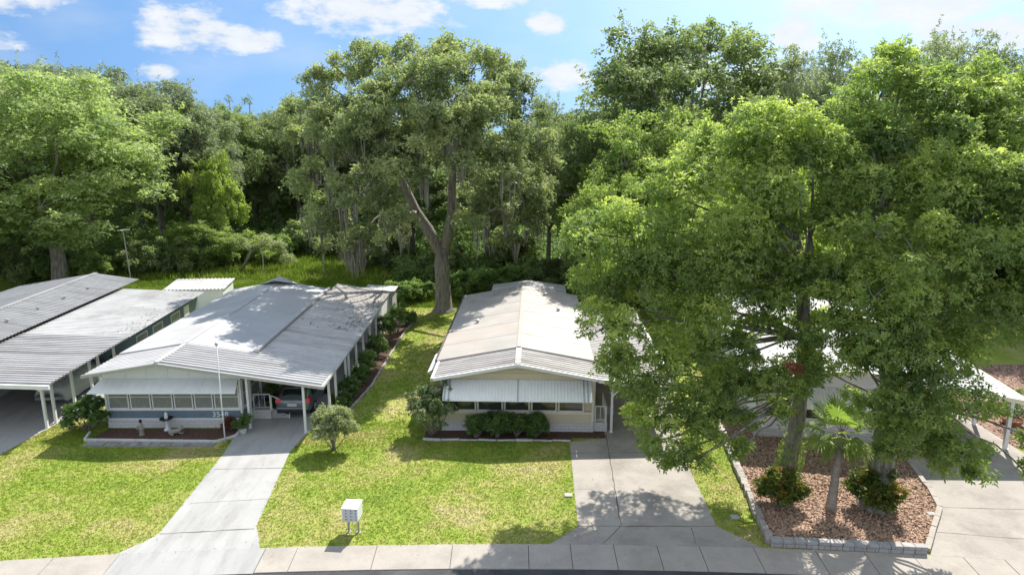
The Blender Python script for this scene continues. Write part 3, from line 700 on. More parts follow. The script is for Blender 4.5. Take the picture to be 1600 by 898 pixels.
    m.hexa([(u0, -.68, pz(u0, 0)-.14), (u1, -.68, pz(u1, 0)-.14), (u1, -.55, pz(u1, 0)-.14), (u0, -.55, pz(u0, 0)-.14)], [(u0, -.68, pz(u0, 0)+.05), (u1, -.68, pz(u1, 0)+.05), (u1, -.55, pz(u1, 0)+.05), (u0, -.55, pz(u0, 0)+.05)])
    m.box(11.5, 11.62, -.54, 15, pz(11.5, 0)-.14, pz(11.5, 0)+.05)
    m.build('fascia', M['trim'], cr)
    for (u, v) in ((8.5, .05), (11.45, .9), (11.45, 3.2), (11.45, 5.6), (11.45, 8), (11.45, 11), (11.45, 14)):
        post(R, u, v, pz(u, v)-.12)
    m = MB(); m.bar((8.55, .05, 1.95), (9.1, .05, 2.55), .08); m.build('post_brace', M['trim'], R)
    # door, landing, steps, rail
    m = MB(); m.box(Wd+.0, Wd+.04, .9, 1.8, .55, 2.6); d = m.build('door', M['white'], R); MB().box(Wd+.04, Wd+.08, 1.65, 1.7, 1.45, 1.52).build('handle', M['metal'], d)
    for v in (.15, 2.0): MB().box(Wd-.02, Wd+.08, v, v+.08, .5, 2.85).build('door_jamb', M['trim'], R)
    MB().box(Wd+.01, Wd+.7, .1, 2.1, 0, .5).build('landing', M['brick_white'], R)
    m = MB(); 
    for i in range(3): m.box(Wd+.72, Wd+1.3, 2.2+.28*i-.01, 2.2+.28*(i+1), 0, .48-.16*i)
    m.build('steps', M['conc'], R)
    railing(R, (Wd+.65, .15, .5), (Wd+.65, 2.0, .5), .85, 7)
    railing(R, (Wd+.1, .12, .5), (Wd+.6, .12, .5), .85, 2)
    return R
MH = middle_house()

# ---------------- left house (grey-white roof, blue band, 3548)
def text_obj(s, size, parent, loc, mat_, rot=(pi/2, 0, 0), name='house_number', depth=.012, space=1.1):
    cu = bpy.data.curves.new(name, 'FONT'); cu.body = s; cu.size = size; cu.extrude = depth; cu.offset = .006; cu.align_x = 'LEFT'; cu.space_character = space
    t = bpy.data.objects.new(name, cu); COL.objects.link(t); dg = bpy.context.evaluated_depsgraph_get(); me = bpy.data.meshes.new_from_object(t.evaluated_get(dg)); bpy.data.objects.remove(t)
    o = bpy.data.objects.new(name, me); COL.objects.link(o); me.materials.clear(); me.materials.append(mat_); o.parent = parent; o.location = loc; o.rotation_euler = rot
    return o
def left_house():
    R = empty('mobile_home', (-20.45, 32.25, 0), RAD(.4), 'white mobile home with blue band and house number 3548', 'house', 'mobile homes along the street')
    Wd = 6.85; pk = 3.25
    def rz(u): return 3.72-.165*abs(u-pk) if u < pk else 3.72-.150*(u-pk)
    m = MB(); m.box(0, Wd, 0, .12, 0, .44); m.box(0, .12, .12, 17.5, 0, .44); m.box(Wd-.12, Wd, .12, 17.5, 0, .44); m.box(.12, Wd-.12, 17.38, 17.5, 0, .44)
    m.build('skirting', M['brick_white'], R)
    m = MB(); m.box(.08, Wd-.08, .0, .1, .52, .95); m.box(Wd-.1, Wd, .1, 2.6, .52, .95); m.box(0, .1, .1, 2.6, .52, .95)
    b = m.build('wall_band', M['blue'], R); b['label'] = 'slate blue panel under the windows'
    m = MB(); m.box(-.02, Wd+.02, -.04, .06, .44, .53)
    m.add([(0, .02, 2.5), (Wd, .02, 2.5), (Wd, .02, rz(Wd)-.08), (pk, .02, rz(pk)-.08), (0, .02, rz(0)-.08)], [(0, 1, 2, 3, 4)])
    for u in (1.15, 2.2, 3.25, 4.3, 5.35, 6.3): m.box(u-.02, u+.02, -.005, .02, 2.5, rz(u)-.1)
    m.box(0, .1, 2.6, 17.5, .44, 3.0); m.box(Wd-.1, Wd, 2.6, 17.5, .44, 3.0); m.box(.1, Wd-.1, 17.4, 17.5, .44, 3.0); m.box(.1, Wd-.1, 2.6, 2.7, .44, 3.2)
    m.build('wall', M['white'], R)
    m = MB()
    for u in (0, Wd-.1): m.box(u, u+.1, -.025, .08, .53, 2.5)
    m.box(.1, Wd-.1, -.02, .08, .94, 1.02); m.box(Wd-.1, Wd+.02, .1, 2.6, .94, 1.02); m.box(Wd-.1, Wd+.02, .1, 2.6, .44, .52)
    m.build('wall_trim', M['trim'], R)
    edges = [.1, 1.2, 2.3, 3.4, 4.42, 5.42, Wd-.1]
    for a, b_ in zip(edges[:-1], edges[1:]): window(R, a+.03, b_-.03, 1.02, 2.3, .03, 'screen', .06)
    for a, b_ in ((.15, 1.2), (1.25, 2.5)): window(R, a, b_, 1.02, 2.5, Wd-.02, 'screen', .06, True, 'trim', 'v', 1)
    for a in (6.5, 11.0, 14.5): window(R, a, a+1.2, 1.2, 2.2, Wd, 'glass', .06, True, 'trim', 'v', 1)
    for a in (1.0, 5, 10): window(R, a, a+1.3, 1.1, 2.2, 0, 'glass', .06, True, 'trim', 'v', -1)
    # awning
    m = MB(); m.slab([(-.35, -.85, 2.17), (Wd+.05, -.85, 2.17), (Wd-.1, -.01, 2.62), (-.05, -.01, 2.62)], .025)
    u = .3
    while u < Wd-.2: m.slab([(u, -.84, 2.183), (u+.02, -.84, 2.183), (u+.02, -.02, 2.63), (u, -.02, 2.63)], .012); u += .4
    aw = m.build('awning', M['awning'], R)
    for u in (-.1, Wd-.15): MB().bar((u, -.82, 2.15), (u+.08, 0, 1.9), .025).build('bracket', M['trim'], aw)
    # number
    text_obj('3548', .38, R, (Wd-1.55, -.004, .60), M['white'])
    m = MB(); m.box(Wd-.95, Wd-.6, -.02, .0, .18, .34); m.build('plaque', M['black'], R)
    # main roof
    zf = lambda u, v: rz(u)+.10
    m = MB(); sheet(m, [-.28, pk-.0, Wd+.02], 2.15, 17.6, zf, .06)
    m.box(Wd-.06, Wd+.12, 2.2, 17.6, rz(Wd)+.05, rz(Wd)+.19)
    m.box(pk-.12, pk+.12, 2.2, 17.6, zf(pk, 0)-.01, zf(pk, 0)+.02)
    m.add([(pk-1.5, 17.6, zf(pk-1.5, 0)), (pk+1.5, 17.6, zf(pk+1.5, 0)), (pk, 16.2, zf(pk, 0)+.35), (pk, 17.6, zf(pk, 0)+.4)], [(0, 3, 2), (3, 1, 2), (0, 1, 3)])
    mr = m.build('roof', M['roof_white'], R); mr['label'] = 'smooth grey white main roof'
    # porch roof and carport
    m = MB(); corr_u(m, [-.38, pk], None, -.85, 2.2, lambda u, v: rz(u), .30, .03, 0, .3); corr_u(m, [pk, 11.15], None, -.85, 2.2, lambda u, v: rz(u), .30, .075)
    m.box(pk-.1, pk+.1, -.9, 2.25, rz(pk)+.03, rz(pk)+.09)
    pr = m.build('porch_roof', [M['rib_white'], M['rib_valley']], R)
    m = MB()
    for a_, b_ in ((-.42, pk), (pk, 11.25)): m.hexa([(a_, -.99, rz(a_)-.12), (b_, -.99, rz(b_)-.12), (b_, -.85, rz(b_)-.12), (a_, -.85, rz(a_)-.12)], [(a_, -.99, rz(a_)+.03), (b_, -.99, rz(b_)+.03), (b_, -.85, rz(b_)+.03), (a_, -.85, rz(a_)+.03)])
    m.build('fascia', M['metal'], pr)
    m = MB(); corr_u(m, [Wd+.14, 11.15], None, 2.2, 14.5, lambda u, v: rz(u), .30, .06)
    m.box(11.13, 11.25, -.84, 14.5, rz(11.2)-.10, rz(11.2)+.03)
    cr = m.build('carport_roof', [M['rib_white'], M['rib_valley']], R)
    m = MB(); corr_u(m, [Wd+.14, 11.15], None, 14.5, 19.6, lambda u, v: rz(u)+.02, .30, .03)
    m.build('carport_roof', [M['rib_soiled'], M['rib_valley']], R)['label'] = 'dirty rear part of the carport roof strewn with leaves'
    litter(np.random.default_rng(6), cr, 700, lambda: (lambda u, v: (u, v, rz(u)+.07))(11.15-abs(random.Random(random.random()).gauss(0, 1.3)), random.uniform(8, 19.4)), .09)
    for (u, v) in ((7.2, -.1), (11.0, .9), (11.05, 2.1), (11.05, 4.4), (11.05, 5.2), (11.05, 7.2), (11.05, 9.2), (11.05, 11.4), (11.05, 13.6)):
        post(R, u, v, rz(u)-.10)
    post(R, 10.15, -.6, rz(10.15)-.1); post(R, Wd+.05, .95, rz(Wd)-.1, .09); post(R, 8.6, 3.2, rz(8.6)-.08, .12)
    # utility room at the rear of the carport
    m = MB(); m.box(8.2, 11.0, 14.6, 19.4, 0, 2.45); ur = m.build('rear_room', M['white'], R)
    m = MB(); sheet(m, [8.9, 11.35], 19.65, 21.9, lambda u, v: 2.62-.05*(u-8.9), .05); m.box(9.0, 11.2, 19.7, 21.7, 0, 2.45); m.build('storage_room', M['roof_white'], R)
    # entry steps
    MB().box(Wd+.01, Wd+1.0, 1.1, 3.0, 0, .5).build('landing', M['brick_white'], R)
    m = MB()
    for i in range(3): m.box(Wd+1.02+.3*i, Wd+1.32+.3*i-.01, 1.2, 2.3, 0, .42-.14*i)
    m.build('steps', M['conc'], R)
    railing(R, (Wd+.15, 1.12, .5), (Wd+1.0, 1.12, .5), .85, 3); railing(R, (Wd+1.05, 1.15, .42), (Wd+1.95, 1.15, .0), .85, 3)
    m = MB(); m.box(Wd, Wd+.05, 2.62, 3.5, .5, 2.55); d = m.build('door', M['white'], R); window(R, 2.75, 3.35, 1.5, 2.3, Wd+.05, 'glass', .05, False, 'trim', 'v', 1)
    return R
LH = left_house()

# ---------------- far-left house (grey ribbed roof)
def far_left_house():
    R = empty('mobile_home', (-22.55, 31.3, 0), RAD(3.6), 'mobile home at the left edge with grey ribbed roof and long striped carport', 'house', 'mobile homes along the street')
    cz = lambda u, v: 2.62-.055*u      # rises to the left
    m = MB(); corr_u(m, [-6.0, .06], None, 0, 8.2, cz, .31, .085, 1, .34)
    c = m.build('carport_roof', [M['rib_dark'], M['rib_valley']], R)
    m = MB(); m.box(-6.2, .1, -.13, 0, cz(-3, 0)-.12, cz(-3, 0)+.0)
    m = MB(); m.hexa([(-6.6, -.12, cz(-6.6, 0)-.17), (.1, -.12, cz(.1, 0)-.17), (.1, .0, cz(.1, 0)-.17), (-6.6, .0, cz(-6.6, 0)-.17)], [(-6.6, -.12, cz(-6.6, 0)+.03), (.1, -.12, cz(.1, 0)+.03), (.1, .0, cz(.1, 0)+.03), (-6.6, .0, cz(-6.6, 0)+.03)])
    m.build('fascia', M['trim'], c)
    m = MB(); corr_u(m, [-6.0, .06], None, 8.2, 20.2, lambda u, v: cz(u, v)+.02, .31, .03, 0, .4)
    r2 = m.build('rear_carport_roof', [M['flat_grey']], R); r2['label'] = 'duller grey rear part of the carport roof'
    litter(np.random.default_rng(7), r2, 250, lambda: (lambda u, v: (u, v, cz(u, v)+.06))(-abs(random.gauss(0, .8)), random.uniform(9, 20)), .08)
    hz = lambda u: 3.66-.16*abs(u+9.2)
    m = MB(); corr_u(m, [-9.2, -6.0+.1], None, 1.0, 22.6, lambda u, v: hz(u)+.06, .31, .045); corr_u(m, [-15.2, -9.2], None, 1.0, 22.6, lambda u, v: hz(u)+.06, .31, .045)
    m.box(-9.34, -9.06, 1, 22.7, hz(-9.2)+.08, hz(-9.2)+.14)
    mr = m.build('roof', [M['rib_grey'], M['rib_valley']], R)
    for v in (9, 12, 15, 18): MB().lathe((-7.4, v, hz(-7.4)), [(.07, 0), (.07, .2), (.12, .22), (.12, .26), (.02, .28)], 8).build('roof_vent', M['metal'], mr)
    m = MB(); m.box(-15, -6.2, 1.8, 22, .4, 2.62); m.build('wall', M['white'], R)
    m = MB(); m.box(-15, -6.15, 1.75, 22, 0, .4); m.build('skirting', M['brick_white'], R)
    window(R, -9.0, -7.0, 1.1, 2.2, 1.78, 'glass'); window(R, 4.2, 5.6, 1.2, 2.2, -6.2, 'glass', .06, True, 'trim', 'v', 1)
    # walled room under the rear roof
    m = MB(); m.box(-5.9, -.45, 9.2, 20, 0, 2.58); w = m.build('side_wall', M['blue'], R); w['label'] = 'slate grey side wall under the rear roof'
    for a in (9.9, 12.2, 15.0): window(R, a, a+1.5, 1.1, 2.15, -.45, 'screen', .07, True, 'trim', 'v', 1)
    m = MB(); m.box(-.44, -.40, 17.2, 18.1, .1, 2.2); m.build('door', M['white'], R)
    for (u, v, l) in ((-.95, 1.0, .0), (-.85, 1.6, 0), (-.85, 3.4, 0), (-.8, 5.1, 0), (-.75, 5.9, 0), (-.7, 7.6, 0), (-5.2, 1.4, 0)): post(R, u, v, cz(u, v)-.1, .12)
    m = MB(); m.bar((-1.0, 1.0, 2.0), (-1.9, 1.0, 2.6), .09); m.bar((-.9, 1.0, 2.1), (-.5, 1.0, 2.58), .07); m.build('post_brace', M['trim'], R)
    # half wall at the far side of the carport
    return R
FH = far_left_house()
def shed():
    R = empty('garden_shed', (-28.2, 54.0, 0), RAD(4), 'small white shed with ribbed metal roof behind the far left house', 'shed')
    MB().box(0, 4.6, 0, 2.6, 0, 2.2).build('wall', M['white'], R)
    m = MB(); corr_v(m, -.1, 4.75, -.15, 2.8, lambda u, v: 2.25+.10*v, .3, .05); m.build('roof', M['rib_white'], R)
    MB().box(1.6, 2.5, -.03, .0, .05, 2.0).build('door', M['metal'], R)
shed()

# ---------------- right house, mostly behind the trees
def right_house():
    R = empty('mobile_home', (11.9, 31.2, 0), RAD(-7.5), 'white mobile home with pale roof mostly hidden behind the right hand trees', 'house', 'mobile homes along the street')
    Wd = 7.6; pk = 4.2
    rz = lambda u: 3.85-.15*abs(u-pk)
    m = MB(); m.box(0, Wd, 0, .12, 0, .5); m.box(0, .1, .12, 17, 0, .5); m.box(Wd-.1, Wd, .12, 17, 0, .5); m.build('skirting', M['brick_white'], R)
    m = MB(); siding(m, 0, Wd, .03, .5, 1.05); siding(m, 0, Wd, .03, 2.3, 2.95)
    m.add([(0, .03, 2.95), (Wd, .03, 2.95), (Wd, .03, rz(Wd)-.06), (pk, .03, rz(pk)-.06), (0, .03, rz(0)-.06)], [(0, 1, 2, 3, 4)])
    m.box(0, .1, .13, 17, .5, 3.0); m.box(Wd-.1, Wd, .13, 17, .5, 3.0); m.box(.1, Wd-.1, 16.9, 17, .5, 3.0); m.box(.1, Wd-.1, .14, .2, .5, 3); m.build('wall', M['white'], R)
    for i in range(5): window(R, .3+i*1.42, 1.66+i*1.42, 1.05, 2.3, .03, 'glass', .08)
    for v in (2, 6, 10): window(R, v, v+1.4, 1.2, 2.2, 0, 'glass', .06, True, 'trim', 'v', -1)
    m = MB(); corr_v(m, .1, Wd-.1, -1.0, 0, lambda u, v: 2.0+(v+1)*.75, .16, .02); m.slab([(.1, -1, 1.99), (Wd-.1, -1, 1.99), (Wd-.1, -.01, 2.735), (.1, -.01, 2.735)], .02); m.build('awning', M['awning'], R)
    m = MB(); sheet(m, [-.4, pk, Wd+.1, 11.6], -.7, 17.2, lambda u, v: rz(u)+.03, .06); mr = m.build('roof', M['roof_white'], R)
    litter(np.random.default_rng(9), mr, 1500, lambda: (lambda u, v: (u, v, rz(u)+.03))(random.uniform(-.3, 11.4), random.uniform(-.6, 16)), .08)
    m = MB(); u1 = 11.65
    for a_, b_ in ((-.45, pk), (pk, u1)): m.hexa([(a_, -.82, rz(a_)-.14), (b_, -.82, rz(b_)-.14), (b_, -.7, rz(b_)-.14), (a_, -.7, rz(a_)-.14)], [(a_, -.82, rz(a_)+.06), (b_, -.82, rz(b_)+.06), (b_, -.7, rz(b_)+.06), (a_, -.7, rz(a_)+.06)])
    m.box(11.6, 11.7, -.7, 17.2, rz(11.6)-.12, rz(11.6)+.05); m.build('fascia', M['beige_trim'], mr)
    for v in (.2, 3, 6, 9, 12): post(R, 11.5, v, rz(11.5)-.1, .16)
    m = MB(); m.box(Wd, Wd+.05, 1.2, 2.1, .5, 2.5); m.build('door', M['white'], R)
    m = MB(); m.box(Wd+.02, Wd+1.1, .5, 2.3, 0, .45); m.box(Wd+.02, Wd+1.1, .1, .49, 0, .22); m.build('steps', M['conc'], R)
right_house()

# ================================================================== CARS
def loft(stations, name, mat_, parent, sub=0):
    """stations: (y, [(x,z)...half ring from bottom centre to top centre]) mirrored in x"""
    mb = MB(); n = len(stations[0][1]); ring = 2*n-2
    for y, pr in stations:
        full = [(x, z) for x, z in pr]+[(-x, z) for x, z in reversed(pr[1:-1])]
        for k, (x, z) in enumerate(full): mb.v.append((x, y+ (pr[k][2] if False else 0), z))
    for i in range(len(stations)-1):
        for j in range(ring):
            mb.f.append((i*ring+j, i*ring+(j+1) % ring, (i+1)*ring+(j+1) % ring, (i+1)*ring+j)); mb.mi.append(0)
    mb.f.append(tuple(reversed(range(ring)))); mb.f.append(tuple((len(stations)-1)*ring+j for j in range(ring))); mb.mi += [0, 0]
    o = mb.build(name, mat_, parent, smooth=True)
    if sub:
        s = o.modifiers.new('subdivision', 'SUBSURF'); s.levels = s.render_levels = sub
    return o
def wheel(parent, x, y, r=.34, w=.22):
    m = MB(); s = 1 if x > 0 else -1
    m.tube([(x-s*w, y, r), (x-s*w*.9, y, r), (x-.02*s, y, r), (x, y, r)], [r*.93, r, r, r*.93], 20); wl = m.build('wheel', M['tyre'], parent, smooth=False)
    m = MB(); m.tube([(x-.01*s, y, r), (x+.012*s, y, r)], [r*.66, r*.6], 20)
    for k in range(5):
        a = 2*pi*k/5; m.bar((x+.015*s, y, r), (x+.015*s, y+cos(a)*r*.6, r+sin(a)*r*.6), .05, .02)
    m.build('rim', M['alloy'], wl)
def suv():
    R = empty('parked_car', (-11.45, 33.35, 0), 0, 'silver grey wagon seen from behind, parked under the left carport', 'car')
    def pr(hw, zb, zbelt, ztop, tw):
        return [(0, zb), (hw*.8, zb), (hw*.97, zb+.12), (hw, (zb+zbelt)/2), (hw*.96, zbelt), (tw, (zbelt*.25+ztop*.75)), (tw*.86, ztop-.015), (0, ztop)]
    st = [(0, pr(.80, .42, .80, .92, .70)), (.05, pr(.87, .34, .95, 1.04, .74)), (.22, pr(.90, .28, 1.0, 1.18, .72)), (.55, pr(.91, .26, 1.02, 1.52, .66)), (.95, pr(.91, .25, 1.02, 1.60, .66)),
          (1.9, pr(.91, .25, 1.0, 1.63, .68)), (2.7, pr(.91, .25, .98, 1.58, .67)), (3.1, pr(.91, .25, .97, 1.40, .66)), (3.6, pr(.91, .25, .95, 1.06, .72)), (4.2, pr(.89, .27, .85, .94, .70)), (4.65, pr(.82, .32, .70, .80, .62)), (4.75, pr(.70, .42, .62, .68, .5))]
    body = loft(st, 'body', M['silver'], R, 1)
    # rear window
    m = MB(); m.hexa([(-.60, .175, 1.09), (.60, .175, 1.09), (.60, .25, 1.09), (-.60, .25, 1.09)], [(-.52, .475, 1.50), (.52, .475, 1.50), (.52, .56, 1.5), (-.52, .56, 1.5)]); m.build('rear_window', M['carglass'], R)
    m = MB(); m.box(-.55, .55, .36, .60, 1.545, 1.575); m.build('spoiler', M['silver'], R, bevel=.01)
    for s in (-1, 1):
        m = MB(); m.hexa([(s*.55, -.02, .86), (s*.90, .06, .86), (s*.92, .34, .88), (s*.55, .2, .86)], [(s*.52, .04, 1.06), (s*.87, .12, 1.12), (s*.88, .42, 1.14), (s*.52, .2, 1.06)]); m.build('taillight', M['redlens'], R, bevel=.01)
        m = MB(); m.hexa([(s*.885, .8, 1.06), (s*.905, .8, 1.06), (s*.905, 3.2, 1.04), (s*.885, 3.2, 1.04)], [(s*.70, 1.0, 1.42), (s*.73, 1.0, 1.42), (s*.73, 2.75, 1.42), (s*.70, 2.75, 1.42)]); m.build('side_window', M['carglass'], R)
        m = MB(); m.box(s*.92-.07, s*.92+.07, 2.85, 3.0, 1.0, 1.13); m.build('mirror', M['silver'], R, bevel=.02)
        for y in (.95, 3.75): wheel(R, s*.92, y)
        m = MB(); m.bar((s*.56, .8, 1.655), (s*.56, 2.7, 1.655), .035); m.build('roof_rail', M['metal'], R)
    m = MB(); m.box(-.80, .80, -.05, .16, .34, .52); m.build('bumper', M['black'], R, bevel=.04)
    m = MB(); m.box(-.82, .82, -.07, .12, .525, .66); m.build('bumper', M['silver'], R, bevel=.04)
    m = MB(); m.box(-.24, .24, -.035, .02, .71, .88); m.build('number_plate', M['plate'], R)
    m = MB(); m.box(-.08, .08, -.0, .03, .93, .97); m.build('badge', M['alloy'], R)
suv()
def covered_car():
    R = empty('covered_car', (-25.35, 35.2, 0), RAD(4), 'car under a grey green fitted cover in the far left carport', 'car')
    rng = np.random.default_rng(2)
    prof = [(0, .78, .30, .62), (.12, .86, .2, .95), (.5, .93, .2, 1.10), (1.1, .95, .2, 1.22), (1.7, .94, .2, 1.46), (2.6, .94, .2, 1.50), (3.3, .94, .2, 1.32), (3.9, .95, .2, 1.08), (4.6, .90, .22, .96), (4.85, .78, .3, .66)]
    mb = MB(); nr = 26; rows = []
    ys = np.linspace(0, 4.85, 60)
    for y in ys:
        hw = np.interp(y, [p[0] for p in prof], [p[1] for p in prof]); zb = np.interp(y, [p[0] for p in prof], [p[2] for p in prof]); zt = np.interp(y, [p[0] for p in prof], [p[3] for p in prof])
        row = []
        for j in range(nr+1):
            t = pi*j/nr; x = -hw*np.sign(cos(t))*abs(cos(t))**.55; z = zb+(zt-zb)*sin(t)**.62
            wr = .022*sin(y*9+z*11+3*sin(y*2))*(1-.4*sin(t)); row.append((x*(1+wr), y, z+.012*sin(y*13+x*4)))
        rows.append(row)
    mb.add([p for r in rows for p in r], [(i*(nr+1)+j, i*(nr+1)+j+1, (i+1)*(nr+1)+j+1, (i+1)*(nr+1)+j) for i in range(len(ys)-1) for j in range(nr)]+[tuple(range(nr+1)), tuple((len(ys)-1)*(nr+1)+j for j in reversed(range(nr+1)))])
    mb.build('cloth_cover', M['cover'], R, smooth=True)
    for s in (-1, 1):
        for y in (.95, 3.8): wheel(R, s*.86, y, .31, .2)
covered_car()

# ================================================================== SMALL THINGS
def mailbox():
    R = empty('mailbox_cluster', (-5.93, 22.95, 0), RAD(-4), 'white cluster mailbox with twelve small doors on two legs by the kerb', 'mailbox')
    MB().box(-.29, .29, -.33, .30, .62, 1.14).build('cabinet', M['mail'], R, bevel=.012)
    MB().box(-.31, .31, -.36, .33, 1.142, 1.165).build('roof', M['mail'], R)
    for s in (-.17, .2): m = MB(); m.box(s-.03, s+.03, -.03, .03, 0, .62); m.box(s-.09, s+.09, -.09, .09, 0, .02); m.build('leg', M['metal'], R)
    for i in range(3):
        for j in range(4):
            x = -.27+i*.182; z = .635+j*.122
            d = MB().box(x, x+.172, -.345, -.332, z, z+.113).build('mailbox_door', M['maildoor'], R)
            MB().box(x+.11, x+.15, -.352, -.346, z+.07, z+.10).build('lock', M['black'], d)
mailbox()
def flagpole():
    R = empty('flagpole', (-13.8, 30.45, 0), 0, 'slim white flagpole in front of the blue banded porch', 'flagpole')
    MB().tube([(0, 0, 0), (0, .0, 2.4), (.03, .0, 4.9)], [.034, .03, .024], 10).build('pole', M['white'], R, smooth=True)
    m = MB().lathe((.03, 0, 4.9), [(.02, 0), (.07, .05), (.08, .1), (.05, .16), (.01, .19)], 10); m.build('finial', M['metal'], R, smooth=True)
    MB().box(-.02, .02, -.09, -.045, 1.1, 1.22).build('cleat', M['metal'], R)
flagpole()
def antenna():
    R = empty('antenna_mast', (*G(205, 440), 0), 0, 'tall pale mast with a flat crossbar behind the far left house', 'antenna')
    MB().tube([(0, 0, 0), (-.2, 0, 5.2)], [.065, .05], 8).build('mast', M['metal'], R)
    m = MB(); m.bar((-.75, 0, 5.2), (.45, 0, 5.3), .1); m.bar((-.2, -.4, 5.25), (-.2, .4, 5.25), .06); m.build('crossbar', M['white'], R)
antenna()
R = empty('metal_pole', (*G(413, 432), 0), 0, 'thin bare grey pole standing in the meadow beyond the houses', 'pole')
MB().tube([(0, 0, 0), (0, 0, 2.8)], .05, 6).build('shaft', M['metal'], R)
def birdbath():
    R = empty('birdbath', (*G(262, 672), .02), 0, 'white pedestal birdbath with a dark bowl in the front bed', 'birdbath')
    MB().lathe((0, 0, 0), [(.17, 0), (.17, .05), (.08, .12), (.06, .35), (.09, .5), (.12, .53)], 14).build('pedestal', M['white'], R, smooth=True)
    MB().lathe((0, 0, .52), [(.06, 0), (.3, .08), (.33, .12), (.29, .11), (.1, .05)], 18).build('bowl', M['black'], R, smooth=True)
    MB().lathe((0, 0, .58), [(.07, 0), (.1, .12), (.07, .22), (.09, .27), (.06, .34), (.01, .38)], 10).build('figurine', M['white'], R, smooth=True)
birdbath()
def statue():
    R = empty('garden_statue', (*G(222, 680), .02), 0, 'small standing garden statue with dark head left of the birdbath', 'statue')
    MB().lathe((0, 0, 0), [(.13, 0), (.14, .04), (.10, .08), (.11, .25), (.13, .4), (.10, .5), (.11, .58), (.05, .66)], 12).build('body', M['statue'], R, smooth=True)
    MB().lathe((0, 0, .65), [(.03, 0), (.07, .05), (.08, .1), (.06, .16), (.01, .19)], 12).build('head', M['black'], R, smooth=True)
    m = MB(); m.tube([(-.1, -.02, .52), (-.17, -.1, .4), (-.05, -.16, .38)], .035, 6); m.tube([(.1, -.02, .52), (.17, -.1, .4), (.05, -.16, .38)], .035, 6); m.build('arm', M['statue'], R, smooth=True)
statue()
def dog():
    x, y = G(274, 679); R = empty('dog_statue', (x, y, .02), RAD(15), 'pale lying dog statue right of the birdbath', 'statue')
    m = MB(); m.tube([(-.28, 0, .13), (-.15, 0, .16), (.05, 0, .17), (.2, 0, .2), (.28, -.02, .28), (.34, -.03, .33), (.42, -.05, .3)], [.09, .13, .12, .11, .08, .085, .04], 10)
    m.tube([(.18, -.07, .1), (.38, -.09, .04)], .035, 6); m.tube([(.18, .07, .1), (.38, .09, .04)], .035, 6); m.tube([(-.2, -.1, .08), (-.05, -.15, .04)], .045, 6)
    m.build('body', M['statue'], R, smooth=True); m = MB(); m.bar((.31, -.07, .38), (.3, -.08, .47), .03); m.bar((.31, .02, .38), (.3, .03, .47), .03); m.build('ear', M['statue'], R)
dog()
def edging(name, pts, w, h, mat_, label, cat, seg=.3, jitter=.02, courses=1, rs=0):
    rr = random.Random(rs); R = empty(name, (0, 0, 0), 0, label, cat); m = MB()
    for a, b in zip(pts[:-1], pts[1:]):
        a = Vector(a); b = Vector(b); L = (b-a).length; n = max(1, round(L/seg)); d = (b-a).normalized(); ang = math.atan2(d.y, d.x)
        for c in range(courses):
            for i in range(n):
                off = (.5*seg if c % 2 else 0); t0 = L*i/n; t1 = L*(i+1)/n
                cx = a+d*((t0+t1)/2); lw = (t1-t0)*.485; ww = w/2*(1+rr.uniform(-jitter, jitter)*4); z0 = c*h/courses; z1 = (c+1)*h/courses-.006
                m.box(cx.x-lw, cx.x+lw, cx.y-ww, cx.y+ww, z0, z1+rr.uniform(-jitter, jitter)*.5, rz=ang+rr.uniform(-jitter, jitter)*2)
    m.build('stones', mat_, R, bevel=min(.02, w*.12)); return R
g = lambda *pp: [G(*p) for p in pp]
edging('bed_edging', [(-21.0, 31.6), (-20.75, 30.72), (-14.25, 30.55), (-13.62, 31.15), (-13.55, 32.0)], .09, .14, M['stone_white'], 'low white scalloped edging round the bed of the blue banded home', 'edging', .14, .01, 1, 1)
edging('bed_edging', [(-4.35, 30.82), (2.85, 30.70)], .12, .08, M['stone_white'], 'thin broken white edging in front of the clipped hedge', 'edging', .9, .05, 1, 2)
edging('bed_edging', [(-8.85, 33.7), (-8.3, 38), (-8.2, 44), (-8.05, 50), (-7.6, 52.6), (-8.6, 53.5)], .13, .12, M['stone'], 'pale stone edging of the side bed along the left carport', 'edging', .4, .05, 1, 3)
edging('stone_border', g((1117, 640), (1124, 668), (1137, 700), (1160, 752), (1180, 800), (1203, 850)), .26, .24, M['stone'], 'curved rough stone border between the lawn strip and the mulch bed', 'border', .55, .06, 1, 4)
edging('block_wall', [(*G(1203, 851),), (*G(1446, 863),)], .28, .30, M['brick_base'], 'low two course block wall along the front of the mulch bed', 'wall', .42, .01, 2, 5)
edging('concrete_border', [(*G(1448, 862),), (*G(1468, 795),), (*G(1452, 765),), (17.5, 26.4), (18.3, 30.0)], .20, .16, M['curb'], 'thin concrete border between the mulch bed and the right driveway', 'border', .9, .015, 1, 6)
for i, (px, py, lab) in enumerate(((888, 774, 'small round meter cover in the lawn beside the middle driveway'), (1148, 808, 'small pale meter cover in the narrow lawn strip'), (1455, 805, 'small pale meter cover in the mulch at the right border'))):
    x, y = G(px, py); m = MB(); m.box(x-.16, x+.16, y-.13, y+.13, -.02, .055 if i < 2 else .10); m.box(x-.12, x+.12, y-.09, y+.09, .0, .062 if i < 2 else .107)
    tag(m.build('meter_cover', M['conc'], bevel=.008), lab, 'utility cover', 'meter covers in the ground')
m = MB(); x, y = G(410, 650); m.box(x-.45, x+.45, y-.28, y+.28, .012, .035); tag(m.build('door_mat', M['mat_dark'], bevel=.005), 'dark doormat at the foot of the carport steps', 'mat')

